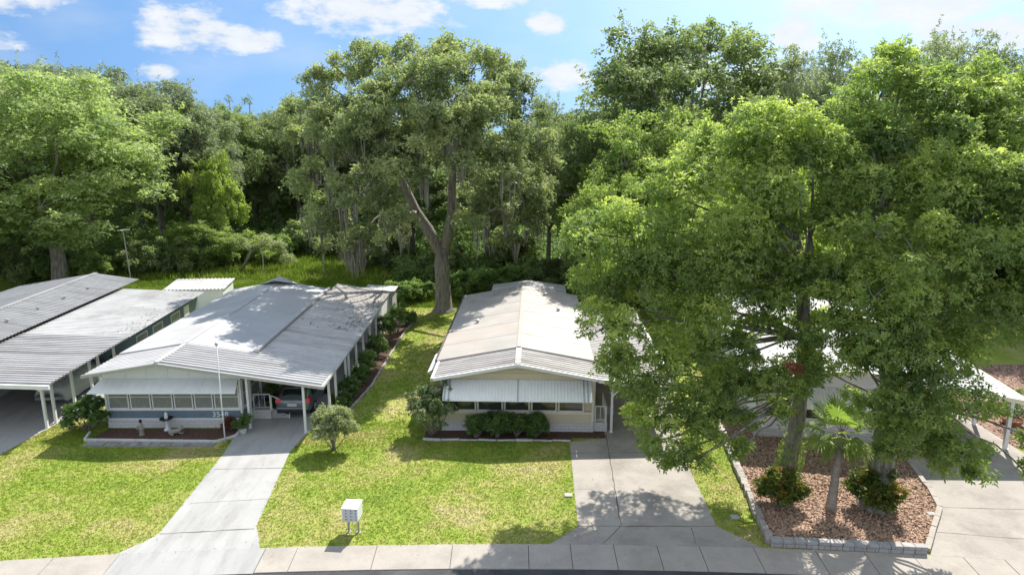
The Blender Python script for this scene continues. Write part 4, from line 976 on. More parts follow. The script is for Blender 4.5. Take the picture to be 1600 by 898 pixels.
def reel():
    R = empty('hose_reel', (-24.05, 39.2, 0), 0, 'dark round hose reel hanging on the slate grey side wall of the far left home', 'hose reel')
    m = MB(); pts = [(.0, .32*cos(a), 1.25+.32*sin(a)) for a in [2*pi*i/20 for i in range(21)]]; m.tube(pts, .05, 6); 
    for i in range(4): m.bar((0, .3*cos(i*pi/4), 1.25+.3*sin(i*pi/4)), (0, -.3*cos(i*pi/4), 1.25-.3*sin(i*pi/4)), .03)
    m.build('wheel', M['black'], R); m = MB(); m.bar((-.02, 0, 1.25), (-.02, 0, 0), .06); m.build('stand', M['metal'], R)
reel()
def fallen_leaves():
    rng = np.random.default_rng(55); V = []
    for _ in range(800):
        x = rng.uniform(-20, 9); y = rng.uniform(21.2, 50)
        p = np.array((x, y, .03+.03*rng.uniform())); a = rng.uniform(0, 2*pi); l = rng.uniform(.015, .035); d = np.array((cos(a), sin(a), rng.uniform(-.4, .4)))*l; e = np.array((-sin(a), cos(a), .2))*l*.5
        if -3.6 < x < 9 and y > 32 or -20.7 < x < -9 and y > 32: continue
        V.append(np.stack([p-d, p+e, p+d, p-e]))
    return quad_mesh('fallen_leaves', np.array(V), M['debris'])
tag(fallen_leaves(), 'scattered brown fallen leaves on the lawns and driveways', 'leaves', kind='stuff')

# ================================================================== SHRUBS, PLANTS
def shrub(name, x, y, r, h, mat_, n, k, L, W_, label, cat='shrub', group=None, seed=1, z0=0, base_tint=.45, bare=False, flowers=None, per=9, K=7, twigs=True, flat=.8, young=.15):
    rng = np.random.default_rng(seed); R = empty(name, (x, y, z0), 0, label, cat, group)
    hc = h*.55 if not bare else h*.62; lob = auto_lobes(rng, r, hc, h-hc, K, (.38, .55), -.6)
    lob = [(a, b, max(c, .12 if not bare else h*.35), q*(min(1, (h-hc)/r*1.15))) for a, b, c, q in lob]
    o, C, Rr = make_crown(rng, lob, mat_, 'foliage', R, n, k, L, W_, per, .42, base_tint, -.7, flat, young, .08)
    if twigs:
        mb = MB()
        for (a, b, c, q) in lob: mb.tube(bend(rng, (rng.normal(0, .04), rng.normal(0, .04), 0), (a, b, c), 5, .12), taper(.035, .01, 5), 5)
        for c in C[::2]:
            i = min(range(len(lob)), key=lambda j: sum((lob[j][t]-c[t])**2 for t in range(3))); mb.tube(bend(rng, lob[i][:3], c, 3, .15), taper(.014, .006, 3), 4, cap=False)
        mb.build('stems', M['twig'], R, smooth=True)
    if flowers:
        fm, fn = flowers; V = []
        for _ in range(fn):
            i = rng.integers(0, len(C)); d = unit(rng.normal(size=3)+np.array((0, -.4, .5))); p = C[i]+d*Rr[i]*1.05; t1 = unit(np.cross(d, rng.normal(size=3))); t2 = np.cross(d, t1)
            for q in range(4):
                a = pi/2*q; e = t1*cos(a)+t2*sin(a); f = t1*cos(a+.8)+t2*sin(a+.8); V.append(np.stack([p, p+f*.05+d*.02, p+e*.085+d*.03, p+(2*e*.5-f*.3)*.06+d*.02]))
        quad_mesh('flowers', np.array(V), fm, None, 4, R)
    return R
x, y = G(137, 672); shrub('flowering_bush', x, y, 1.0, 1.7, M['lf_hedge'], 1500, 6, .14, .075, 'dark green bush dotted with white flowers at the left home porch corner', seed=11, flowers=(M['flower_w'], 70), K=9)
x, y = G(521, 704); shrub('round_shrub', x-.0, y+.1, 1.0, 2.1, M['lf_pale'], 6500, 5, .085, .045, 'pale olive rounded shrub on a short stem beside the left driveway', seed=12, bare=True, K=10, per=10)
x, y = G(676, 680); shrub('dogwood_shrub', x, y, 1.35, 2.5, M['lf_dogwood'], 1100, 5, .15, .09, 'loose open shrub with white and green leaves at the beige home corner', seed=13, bare=True, K=11, per=7, base_tint=.55)
for i, (px, lab) in enumerate(((744, 'leftmost of the clipped green hedge bushes under the beige home windows'), (778, 'second hedge bush from the left under the beige home windows'), (808, 'third hedge bush from the left under the beige home windows'), (838, 'rightmost of the clipped green hedge bushes under the beige home windows'))):
    x, y = G(px, 684); shrub('hedge_bush', x, y+.1, .66, 1.15+.05*(i % 2), M['lf_hedge'], 1500, 5, .11, .035, lab, 'hedge bush', 'clipped hedge bushes of the beige home', seed=20+i, K=9, per=9, base_tint=.42)
x, y = G(362, 672); shrub('red_leaved_plant', x-.1, y+.1, .36, .6, M['lf_red'], 260, 5, .13, .06, 'reddish leaved plant at the corner of the left front bed', 'plant', seed=30, z0=.02, K=5)
def pot(x, y, r, h, mat_, label, plant=True, seed=1, leaf='lf_hedge', z0=0.012, ph=.5):
    R = empty('potted_plant', (x, y, z0), 0, label, 'potted plant')
    MB().lathe((0, 0, 0), [(r*.7, 0), (r*.95, h*.85), (r*1.08, h*.88), (r*1.08, h), (r*.9, h), (r*.85, h*.8)], 14).build('pot', mat_, R, smooth=False)
    if plant:
        rng = np.random.default_rng(seed); make_crown(rng, [(0, 0, h+ph*.5, r*1.5), (r*.4, r*.3, h+ph*.8, r)], M[leaf], 'foliage', R, 120, 6, .2, .06, 6, .5, .4, -.5)
    return R
x, y = G(380, 676); pot(x, y, .22, .3, M['potw'], 'white pot with green plant at the left driveway edge', seed=31)
x, y = G(405, 645); 
R = empty('plant_stand', (-12.95, 34.6, .012), 0, 'dark stand holding a leafy plant against the white carport wall', 'plant stand')
m = MB(); m.box(-.4, .4, -.2, .2, .55, .6)
for sx in (-.36, .36):
    for sy in (-.16, .16): m.bar((sx, sy, 0), (sx, sy, .55), .04)
m.build('table', M['black'], R); 
pot(-12.95, 34.6, .2, .25, M['black'], 'bushy dark potted plant standing on the dark stand', seed=32, z0=.615)
pot(-12.55, 33.9, .18, .3, M['pot'], 'clay pot with low plant beside the carport steps', seed=33)
rs = np.random.default_rng(40)
side = [(-9.2, 34.6, .5, 1.0, 'low dark shrub nearest the street in the left side bed'), (-9.15, 36.3, .55, 1.2, 'second side bed shrub from the street, flecked with white flowers'), (-9.0, 38.3, .5, 1.3, 'third side bed shrub from the street beside a carport post'), (-9.05, 40.6, .6, 1.5, 'upright dark shrub at the middle of the left side bed'),
        (-9.0, 43.6, .6, 1.7, 'fifth side bed shrub from the street'), (-8.9, 46.6, .7, 2.2, 'tall dark shrub against the white rear room of the left home'), (-8.6, 49.4, .8, 2.4, 'tallest side bed shrub next to the rear room door side'), (-8.0, 51.6, .6, 1.0, 'low shrub at the back end of the left side bed')]
for i, (x, y, r, h, lab) in enumerate(side):
    shrub('side_shrub', x, y, r, h, M['lf_hedge'] if i != 3 else M['lf_shrub'], 420, 5, .17, .08, lab, group='shrubs in the side bed of the left home', seed=41+i, K=6, per=7, flowers=(M['flower_w'], 14) if i in (1,) else None)
x, y = G(627, 507); R = empty('garden_ornament', (x, y, 0), 0, 'red round ornament on a stone at the back of the side bed', 'ornament')
MB().lathe((0, 0, 0), [(.35, 0), (.33, .2), (.2, .38), (.05, .42)], 9).build('rock', M['stone'], R); MB().lathe((0, 0, .4), [(.05, 0), (.22, .1), (.28, .24), (.2, .36), (.02, .4)], 12).build('ball', M['red'], R, smooth=True)
# variegated shrubs round the trunks
x, y = G(1222, 795); shrub('trunk_shrub', x, y+.1, 1.0, 1.45, M['lf_varieg'], 1900, 5, .14, .065, 'green and orange shrub round the foot of the left foreground trunk', group='shrubs round the foreground trunks', seed=51, base_tint=.3, young=.5, K=10)
x, y = G(1368, 805); shrub('trunk_shrub', x, y+.25, 1.05, 1.75, M['lf_varieg'], 2200, 5, .14, .065, 'green and yellow shrub round the foot of the thick right trunk', group='shrubs round the foreground trunks', seed=52, base_tint=.25, young=.45, K=11)
# pots and pond beside the right carport
pot(25.6, 32.6, .5, .35, M['pot'], 'wide clay planter on the bark beside the right carport', seed=61, ph=.7)
pot(26.6, 33.8, .4, .4, M['stone'], 'stone planter behind the wide clay planter at the right', seed=62, ph=.8)
x, y = 24.6, 28.4; shrub('border_shrub', x, y, .7, 1.0, M['lf_varieg'], 500, 5, .15, .07, 'orange tinged shrub at the right edge of the photo', seed=63, young=.5)

# ---------------- palm
def palm():
    bx, by = G(1297, 797); R = empty('fan_palm', (bx, by, .05), 0, 'small fan palm with a bare trunk between the two large trunks', 'palm tree'); rng = np.random.default_rng(7)
    top = Vector((.16, .1, 3.15))
    MB().tube([(0, 0, -.1), (.03, .0, .25), (.07, .03, 1.2), (.12, .07, 2.3), tuple(top)], [.24, .2, .155, .13, .15], 12).build('trunk', M['palmbark'], R, smooth=True)
    m = MB()
    for i in range(26):
        a = i*2.4; z = 2.35+i*.03; m.bar((top.x+.1*cos(a), top.y+.1*sin(a), z), (top.x+.24*cos(a), top.y+.24*sin(a), z+.14), .06, .025)
    m.build('leaf_bases', M['bark'], R)
    for i in range(19):
        a = i*2.39996; droop = [1.1, .75, .45, .1, -.25, -.7][i % 6] if i < 16 else -1.0
        d = Vector((cos(a)*cos(droop), sin(a)*cos(droop), sin(droop))); pl = rng.uniform(.7, .95) if droop > -.6 else .6
        p = top+Vector((0, 0, .1)); q = p+d*pl+Vector((0, 0, -.06))
        fr = MB().tube([tuple(p), tuple(p.lerp(q, .5)+Vector((0, 0, .05))), tuple(q)], [.022, .016, .012], 5).build('frond', M['twig'], R)
        V = []; T = []; side = d.cross(Vector((0, 0, 1))); side = side.normalized() if side.length > .01 else Vector((1, 0, 0)); nr = side.cross(d).normalized(); n = 22
        for j in range(n):
            th = (j/(n-1)-.5)*4.3; e = d*cos(th)+side*sin(th)+nr*(.18*abs(sin(th))); e.normalize(); L = rng.uniform(.72, .9)*(1-.18*abs(th)/2.15); s = e.cross(nr).normalized()*.042
            tip = q+e*L+Vector((0, 0, -.12*L-(.22*L if droop < .2 else 0))); md = q+e*L*.55
            V.append(np.array([q, md+s, tip, md-s])); T.append(.2+.5*rng.uniform() if droop > -.6 else .05)
        f = quad_mesh('blade', np.array(V), M['lf_palm'] if droop > -.65 else M['lf_palm'], np.array(T), 4, fr)
palm()

# ================================================================== TREES
def world_lobes(base, specs, shrink=.9):
    out = []
    for (px, py, Y, r) in specs:
        w = W3(px, py, Y); out.append((w[0]-base[0], w[1]-base[1], max(w[2]-base[2], 1.2), r*shrink))
    return out
def fg_tree_left():
    rng = np.random.default_rng(101); bx, by = G(1226, 758); base = (bx, by, 0)
    R = empty('laurel_oak', (bx, by, 0), 0, 'leafy green oak with the thinner forked trunk, its crown reaching over the middle driveway', 'tree', 'large trees in front of the right home')
    specs = [(965, 385, 27.9, 2.0), (925, 440, 27.9, 1.3), (915, 365, 28.4, .9), (1010, 350, 27.4, 2.0), (1075, 315, 27.4, 2.1), (1130, 255, 27.4, 1.8), (1100, 225, 28.4, 1.0), (1205, 225, 26.9, 1.9), (1215, 185, 26.9, 1.0), (1270, 260, 26.4, 1.8), (1185, 305, 26.4, 2.2), (1100, 400, 26.9, 2.3),
             (1010, 465, 26.9, 2.0), (950, 510, 26.4, 1.3), (1070, 500, 26.5, 1.9), (1040, 570, 26.0, 1.3), (985, 560, 26.5, .9), (1000, 610, 26.0, .75), (1015, 660, 25.5, .75), (1060, 715, 24.5, .85), (1100, 680, 24.8, .8), (1045, 730, 24.5, .5), (1085, 625, 25.5, 1.0), (1150, 590, 26.0, 1.1), (1130, 640, 25.5, .7), (1160, 655, 25.5, .7),
             (1165, 430, 27.0, 2.1), (1130, 470, 26.5, 1.5), (1240, 400, 27.0, 2.0), (1275, 460, 26.0, 1.4), (1205, 360, 26.0, 1.8), (1230, 598, 25.3, 1.15), (1185, 580, 25.5, .8), (1260, 560, 25.5, .6), (1150, 540, 26.0, .7), (1240, 500, 27.0, .8), (1160, 700, 25.6, .5), (1150, 365, 25.5, 1.6), (1055, 430, 26.0, 1.3), (1100, 370, 31.5, 1.6), (1040, 400, 31.5, 1.2), (1150, 330, 32, 1.5), (1185, 400, 31, 1.3), (1185, 505, 26.5, .8), (985, 585, 26, 1.0), (1005, 645, 25.6, .9), (1030, 600, 25.6, .9), (1060, 665, 25, .9), (1090, 720, 24.5, .6), (955, 560, 26.4, .8), (1020, 690, 25, .6), (1120, 540, 26.5, 1.1), (1220, 465, 26.5, 1.2), (1290, 510, 26.5, 1.0), (1280, 330, 27, 1.6), (1300, 400, 27, 1.4), (1085, 480, 27.5, 1.5), (1180, 250, 28, 1.5), (930, 490, 27, 1.0), (1010, 410, 28, 1.8), (960, 450, 28.5, 1.6), (1195, 600, 26, 1.0), (1130, 590, 26.2, .9), (1215, 640, 25.8, .7), (1110, 560, 26.4, 1.0), (1165, 530, 27.5, .6), (1250, 530, 25.4, .7)]
    lob = world_lobes(base, specs)
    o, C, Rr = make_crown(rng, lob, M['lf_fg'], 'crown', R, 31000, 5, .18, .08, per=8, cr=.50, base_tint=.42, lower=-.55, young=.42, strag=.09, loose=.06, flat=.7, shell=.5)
    f1 = (.35, .1, 4.2); f2 = W3(1250, 440, by+.3)-np.array(base)
    trunk_mesh(rng, [(0, 0, 0), (.12, 0, 1.5), (.3, .05, 3.0), f1, tuple(f2*.5+np.array(f1)*.5+np.array((.1, 0, 0))), tuple(f2)], [.34, .31, .29, .27, .21, .18], M['bark_pale'], R)
    t2 = W3(1262, 430, by-.2)-np.array(base)
    MB().tube([f1, (.62, -.1, 5.0), tuple(t2*.6+np.array(f1)*.4), tuple(t2)], [.24, .22, .17, .12], 10).build('limb', M['bark'], R, smooth=True)
    hub = tuple(f2); mb = MB()
    for l in lob:
        mids = [np.array(f1), (np.array(f1)+f2)/2, f2, t2]; dd = [np.linalg.norm(np.array(l[:3])-q)+(9 if q[2] > l[2]+1 else 0) for q in mids]; s = tuple(mids[int(np.argmin(dd))])
        rr = .15 if l[3] > 1.5 else (.09 if l[3] > 1 else .055)
        mb.tube(bend(rng, s, l[:3], 7, .10, .05), taper(rr, .03, 7), 7)
    LC = np.array([l[:3] for l in lob])
    for c in C[::2]:
        i = np.argmin(((LC-c)**2).sum(1)); mb.tube(bend(rng, LC[i], c, 3, .18), taper(.035, .01, 3), 4, cap=False)
    mb.build('branches', M['bark_pale'], R, smooth=True)
    # dead brown spray
    p = W3(1238, 578, 24.2)-np.array(base); make_crown(rng, [(p[0], p[1], p[2], .28)], M['lf_dead'], 'dead_spray', R, 90, 5, .15, .07, 6, .5, .5)
    # vine leaves up the trunk
    P = []; A = []
    for _ in range(500):
        z = abs(rng.normal(0, 1.3)); a = rng.uniform(0, 2*pi); r = .42+rng.uniform(0, .12); P.append((z*.1+r*cos(a), r*sin(a), z)); A.append((cos(a), sin(a), .3))
    V, t = sprigs(rng, np.array(P), unit(np.array(A)), np.full(500, .4), 3, .11, .08); quad_mesh('ivy', V, M['lf_vine'], t, 4, R)
fg_tree_left()
def fg_tree_right():
    rng = np.random.default_rng(102); bx, by = G(1366, 792); base = (bx, by, 0)
    R = empty('laurel_oak', (bx, by, 0), 0, 'biggest foreground oak with the thick single trunk, filling the right side of the photo', 'tree', 'large trees in front of the right home')
    specs = [(1375, 150, 28, 1.7), (1430, 115, 28.5, 1.5), (1400, 95, 28.5, .8), (1330, 205, 27.5, 1.6), (1325, 170, 28, .9), (1425, 205, 26.5, 2.1), (1500, 170, 27.5, 2.0), (1565, 190, 27, 2.0), (1640, 190, 27, 2.2), (1480, 125, 28, 1.0), (1545, 130, 28, 1.1), (1600, 130, 28, 1.2),
             (1305, 285, 26.5, 1.7), (1380, 300, 25.5, 1.9), (1470, 290, 25, 2.1), (1560, 300, 24.5, 2.1), (1650, 320, 24.5, 2.4), (1335, 385, 25, 1.6), (1325, 330, 25.5, 1.2), (1430, 400, 23.5, 1.9), (1515, 410, 23.5, 2.0), (1605, 420, 23, 2.1), (1690, 420, 23.5, 2.4),
             (1365, 465, 23.2, 1.4), (1310, 440, 24.5, 1.1), (1440, 490, 22.8, 1.6), (1530, 490, 22.8, 1.6), (1600, 500, 22.5, 1.1), (1400, 570, 22.6, 1.5), (1345, 560, 23.2, .8), (1465, 600, 22.4, 1.6), (1505, 640, 22.4, 1.1), (1385, 650, 22.8, 1.0), (1400, 700, 23, .65), (1440, 680, 22.4, 1.2), (1500, 705, 22.2, 1.1), (1460, 720, 22.5, .8), (1530, 735, 22.2, .6), (1340, 620, 23.5, .5), (1420, 640, 22.2, 1.2),
             (1310, 520, 24, 1.2), (1335, 560, 23.6, .9), (1350, 500, 23.6, 1.2), (1295, 470, 24.6, .9), (1290, 580, 24.5, .7), (1380, 520, 23, 1.5), (1480, 550, 22.4, 1.5), (1430, 340, 26, 1.8), (1540, 360, 26, 1.8), (1370, 240, 27, 1.8), (1460, 250, 27.5, 1.8), (1540, 240, 27, 1.9), (1600, 270, 25.5, 2), (1550, 440, 25, 1.7), (1470, 450, 25, 1.7), (1390, 410, 25.5, 1.6), (1640, 480, 23, 1.7), (1660, 520, 22, 1.0), (1605, 740, 21.8, .5), (1620, 690, 22, .6), (1570, 470, 24, 1.2)]
    lob = world_lobes(base, specs)
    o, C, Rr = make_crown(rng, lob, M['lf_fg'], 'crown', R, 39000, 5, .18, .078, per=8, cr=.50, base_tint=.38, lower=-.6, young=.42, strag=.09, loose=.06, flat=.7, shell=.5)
    hub = W3(1385, 470, by+.4)-np.array(base); hub2 = W3(1372, 330, by+1)-np.array(base)
    f1 = (.28, .1, 4.4)
    trunk_mesh(rng, [(0, 0, 0), (.05, 0, 1.5), (.15, .05, 3.0), f1, tuple(hub), tuple(hub2)], [.52, .47, .45, .42, .34, .22], M['bark_pale'], R)
    mb = MB(); l3 = W3(1470, 400, by)-np.array(base); l4 = W3(1530, 330, by-.3)-np.array(base)
    mb.tube([tuple(hub), tuple((hub+l3)/2+np.array((0, 0, -.3))), tuple(l3), tuple(l4)], [.26, .22, .18, .1], 8)
    for l in lob:
        L = np.array(l[:3]); c = [np.array(f1), hub, hub2, l3]; d = [np.linalg.norm(L-q)+(99 if q[2] > L[2]+1.5 else 0) for q in c]; s = c[int(np.argmin(d))]
        rr = .15 if l[3] > 1.8 else (.10 if l[3] > 1.2 else .055)
        mb.tube(bend(rng, tuple(s), l[:3], 7, .10, .05), taper(rr, .03, 7), 7)
    LC = np.array([l[:3] for l in lob])
    for c in C[::2]:
        i = np.argmin(((LC-c)**2).sum(1)); mb.tube(bend(rng, LC[i], c, 3, .18), taper(.035, .01, 3), 4, cap=False)
    mb.build('branches', M['bark_pale'], R, smooth=True)
fg_tree_right()

def big_oak():
    rng = np.random.default_rng(103); bx, by = G(692, 486); base = (bx, by, 0)
    R = empty('live_oak', (bx, by, 0), 0, 'huge mossy live oak with a forked grey trunk behind the gap between two homes', 'tree')
    specs = [(500, 160, 54.7, 2.1), (535, 115, 54.8, 2.2), (490, 120, 54.5, 1.2), (590, 100, 53.3, 1.9), (560, 175, 51.1, 2.8), (625, 140, 50.2, 2.8), (685, 105, 53.0, 2.6), (740, 110, 53.3, 2.4), (700, 80, 54.1, 1.5), (790, 140, 52.6, 2.4), (800, 105, 54.9, 1.1), (690, 170, 48.1, 3.1), (770, 190, 50.1, 3.1), (825, 180, 53.6, 1.9), (820, 230, 53.4, 2.7), (520, 220, 53.1, 2.8), (590, 235, 48.6, 3.2), (660, 240, 46.0, 3.2), (745, 255, 47.6, 3.2),
             (805, 300, 52.0, 2.8), (850, 260, 56.4, 2.0), (500, 290, 52.7, 2.6), (560, 310, 48.1, 2.8), (765, 330, 49.0, 2.6), (820, 350, 52.4, 1.9), (470, 210, 56.8, 2.1), (520, 340, 50.1, 2.1), (565, 370, 48.0, 1.7), (610, 355, 46.3, 1.7), (555, 395, 48.2, 0.9), (640, 200, 53.1, 2.8), (720, 230, 54.3, 2.8), (460, 175, 58.0, 1.5), (640, 80, 55.0, 1.4), (560, 85, 56.0, 1.2), (610, 190, 47.0, 2.2), (700, 205, 46.0, 2.2), (760, 160, 49.0, 2.2), (550, 250, 48.0, 2.4), (620, 260, 46.0, 2.2), (780, 260, 49.0, 2.2), (840, 310, 53.0, 1.7), (530, 190, 50.0, 2.2), (655, 205, 62.0, 2.6), (590, 280, 60.0, 2.5), (740, 290, 60.0, 2.4), (520, 385, 52.0, 1.2), (790, 380, 53.0, 1.3), (500, 330, 53.0, 1.6), (640, 125, 46, 1.7), (700, 115, 46, 1.7), (585, 150, 47, 1.7), (745, 175, 46, 1.6), (560, 200, 46, 1.6), (670, 180, 44.5, 1.5)]
    lob = world_lobes(base, specs)
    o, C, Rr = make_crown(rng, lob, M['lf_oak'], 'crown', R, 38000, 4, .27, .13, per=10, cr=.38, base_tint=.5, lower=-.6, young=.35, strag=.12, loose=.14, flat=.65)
    b = np.array(base); f = np.array((.1, 0, 5.4))
    trunk_mesh(rng, [(0, 0, 0), (0, 0, 2), (-.05, 0, 4), tuple(f)], [.72, .62, .58, .53], M['bark'], R, 16, 1.5)
    A1 = W3(650, 330, by)-b; A2 = W3(622, 270, by)-b; A3 = W3(585, 190, by)-b; B1 = W3(705, 340, by)-b; B2 = W3(707, 280, by)-b; B3 = W3(715, 200, by)-b; C1 = W3(745, 320, by)-b; C2 = W3(790, 290, by)-b
    m = MB(); m.tube([tuple(f-np.array((.1, 0, .6))), tuple((f+A1)/2+np.array((-.1, 0, 0))), tuple(A1), tuple(A2), tuple(A3)], [.48, .45, .38, .30, .16], 12); m.build('limb', M['bark'], R, smooth=True)
    m = MB(); m.tube([tuple(f-np.array((-.1, 0, .4))), tuple(B1), tuple(B2), tuple(B3)], [.48, .38, .3, .16], 12); m.build('limb', M['bark'], R, smooth=True)
    m = MB(); m.tube([tuple(B1*.8+f*.2), tuple(C1), tuple(C2)], [.2, .16, .1], 10); m.build('limb', M['bark'], R, smooth=True)
    hubs = [A2, A3, B2, B3, C2, A1]
    mb = MB()
    for l in lob:
        L = np.array(l[:3]); s = min(hubs, key=lambda q: np.linalg.norm(L-q)+(5 if q[2] > L[2]+3 else 0)+(5 if (L[0]+.4)*(q[0]+.4) < 0 else 0)); mb.tube(bend(rng, tuple(s), l[:3], 7, .12, .05), taper(.13, .04, 7), 6)
    LC = np.array([l[:3] for l in lob])
    for c in C[::2]:
        i = np.argmin(((LC-c)**2).sum(1)); mb.tube(bend(rng, LC[i], c, 3, .2), taper(.06, .02, 3), 4, cap=False)
    mb.build('branches', M['bark'], R, smooth=True)
    low = C[:, 2] < 15
    moss(rng, C[low], Rr[low], 260, 2.0, R, .028)
big_oak()

# background trees: one of each kind, then copies
def bg_template(name, seed, R_, H, hc, K, mat_, n, L, W_, k=4, tint=.42, mossy=0, per=10, bark='bark', low=-.5, young=.22, flat=.8):
    rng = np.random.default_rng(seed); R = empty(name, (0, 0, 0))
    lob = auto_lobes(rng, R_, hc, H-hc, K, (.30, .46), low)
    o, C, Rr = make_crown(rng, lob, mat_, 'crown', R, n, k, L, W_, per, .42, tint, -.55, flat*.8, young, .10, .12)
    f = (0, 0, hc*.5)
    trunk_mesh(rng, [(0, 0, 0), (.1, 0, hc*.25), f], [H*.024, H*.02, H*.018], M[bark], R, 10, 1.4)
    branches(rng, f, H*.018, lob, M[bark], R, C[::3], .06)
    if mossy: moss(rng, C[C[:, 2] < hc*1.3], Rr[C[:, 2] < hc*1.3], mossy, 2.2, R, .06)
    return R
T = {
 'broad': bg_template('broadleaf_tree', 201, 8, 21, 11.5, 30, M['lf_bright'], 24000, .27, .15, low=-.95, tint=.5),
 'moss': bg_template('mossy_oak', 202, 8, 19, 11, 22, M['lf_grey'], 16000, .28, .14, mossy=60),
 'dark': bg_template('dark_oak', 203, 8, 20, 11.5, 22, M['lf_dark'], 16000, .30, .16, low=-.7),
 'olive': bg_template('olive_oak', 204, 7, 18, 10, 22, M['lf_oak'], 16000, .28, .13, mossy=50, low=-.8),
 'yellow': bg_template('young_tree', 205, 4, 10, 5.5, 12, M['lf_yellow'], 6000, .25, .14, low=-.9, tint=.5),
 'airy': bg_template('airy_tree', 206, 7, 20, 13, 17, M['lf_grey'], 7500, .26, .13, per=8, low=-.3, bark='bark_pale'),
 'green': bg_template('green_tree', 207, 7, 16, 8.5, 24, M['lf_fg'], 18000, .24, .13, low=-.95, tint=.32, young=.2),
}
TH = {'broad': 21, 'moss': 19, 'dark': 20, 'olive': 18, 'yellow': 10, 'airy': 20, 'green': 16}
TR = {'broad': 8, 'moss': 8, 'dark': 8, 'olive': 7, 'yellow': 4, 'airy': 7, 'green': 7}
EXT = {}
for kk, o_ in T.items():
    cr_ = [c for c in o_.children if c.name.startswith('crown')][0].data; a_ = np.empty(len(cr_.vertices)*3, np.float32); cr_.vertices.foreach_get('co', a_); a_ = a_.reshape(-1, 3)
    EXT[kk] = (float(np.percentile(a_[:, 2], 99.5)), float(np.percentile(np.abs(a_[:, 0]), 98)))
used = set()
def place(kind, px, top_py, Y, halfpx, label, rot, group='trees of the woods behind the homes'):
    w = W3(px, top_py+14, Y); z = math.hypot(Y, 1)/math.cos(PITCH)*.98
    r = halfpx/FPX*Y*1.0; src = T[kind]
    o = src if kind not in used else copy_tree(src); used.add(kind)
    s = w[2]/EXT[kind][0]; sx = r/EXT[kind][1]
    o.location = (w[0], Y, 0); o.scale = (sx, sx, s); o.rotation_euler = (0, 0, rot); tag(o, label, 'tree', group)
    return o
place('broad', 45, 100, 66, 165, 'broad bright green tree at the left edge of the woods', .3)
place('moss', 228, 118, 82, 95, 'tall dark mossy oak right of the bright tree on the far left', 1.0)
place('moss', 110, 92, 84, 110, 'grey green oak whose top shows above the bright tree on the far left', 2.2)
place('moss', 20, 88, 92, 120, 'grey green oak top at the far left corner of the woods', 3.9)
place('dark', 330, 155, 92, 75, 'dark oak in the dip of the skyline left of the mossy live oak', .7)
place('moss', 285, 175, 82, 70, 'lower mossy oak with grey strands left of the skyline dip', 4.4)
place('yellow', 328, 228, 77, 42, 'slender yellow green young tree in front of the mossy oaks', .2, 'young trees at the wood edge')
place('green', 315, 330, 74, 50, 'small round green tree at the wood edge above the shed', 1.9)
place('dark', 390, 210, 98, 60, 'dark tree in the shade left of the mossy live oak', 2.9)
place('olive', 455, 140, 98, 72, 'olive green oak directly left of the mossy live oak', .9)
place('olive', 425, 195, 97, 48, 'lower olive green oak at the meadow edge', 3.3)
place('olive', 860, 145, 68, 62, 'olive green oak directly right of the mossy live oak', 2.1)
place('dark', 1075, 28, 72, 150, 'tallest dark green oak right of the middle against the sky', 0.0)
place('dark', 930, 170, 62, 75, 'dark green tree between the olive oak and the tallest oak', 1.7)
place('green', 1015, 165, 58, 110, 'rounded mid green tree in front of the tallest oak', .6)
place('green', 960, 260, 52, 70, 'round green tree behind the beige home roof', 2.6)
place('airy', 1290, 55, 66, 85, 'thin crowned tree with sky showing through near the right', .4)
place('airy', 1500, 42, 64, 90, 'thin crowned tall tree behind the biggest foreground oak', 2.4)
place('airy', 1600, 60, 60, 80, 'thin crowned tree top at the right edge', 4.1)
place('dark', 1180, 150, 64, 110, 'dark tree between the tallest oak and the thin crowned tree', 4.6)
place('green', 1180, 240, 55, 90, 'green tree behind the left foreground oak', 4.0)
place('dark', 1390, 130, 60, 110, 'dark tree behind the middle of the foreground crowns', 5.2)
place('dark', 1560, 120, 56, 120, 'dark tree behind the biggest oak at the right', 3.3)
place('green', 1380, 260, 54, 90, 'green tree behind the right home roof', 5.1)
place('green', 1560, 260, 52, 100, 'green tree behind the right home carport', 1.2)
place('green', 1720, 200, 48, 130, 'green tree just outside the right edge', .2)
place('broad', -190, 120, 60, 150, 'bright broad tree beyond the left edge', 2.0)
place('olive', 560, 200, 100, 70, 'olive oak in the shade behind the mossy live oak', 5.0)
place('dark', 640, 215, 76, 90, 'dark tree directly behind the mossy live oak trunk', 4.2)
place('dark', 760, 210, 74, 90, 'dark tree behind the right half of the mossy live oak', 5.9)
place('moss', 500, 165, 108, 100, 'distant grey green oak behind the olive oaks', 5.5)
place('moss', 380, 165, 118, 80, 'distant oak low in the skyline dip', 1.5)
place('moss', 880, 165, 100, 90, 'distant oak low in the sky gap right of the live oak', 2.8)
place('moss', 200, 150, 105, 120, 'distant oak behind the mossy oaks on the left', .1)
place('dark', 1250, 120, 90, 110, 'distant dark oak behind the thin crowned tree', .9)
place('dark', 700, 165, 100, 120, 'distant dark oak behind the live oak crown', 2.0)
# thin pines in the skyline dip
def pine(px, top, Y, label, seed):
    rng = np.random.default_rng(seed); w = W3(px, top, Y); R = empty('pine_tree', (w[0], Y, 0), 0, label, 'tree', 'thin pines in the skyline dip'); H = w[2]
    MB().tube([(0, 0, 0), (0, 0, H*.5), (.1, 0, H*.97)], [.3, .22, .06], 8).build('trunk', M['bark'], R, smooth=True)
    lob = [(rng.normal(0, .7), rng.normal(0, .7), H*(1-.06*i)-.5, .45+.16*i) for i in range(7)]
    make_crown(rng, lob, M['lf_dark'], 'crown', R, 900, 4, .35, .12, 6, .6, .3, -.6, .6, loose=.25)
pine(357, 150, 104, 'left of the two thin dark pines in the skyline dip', 301); pine(388, 153, 104, 'right of the two thin dark pines in the skyline dip', 302)
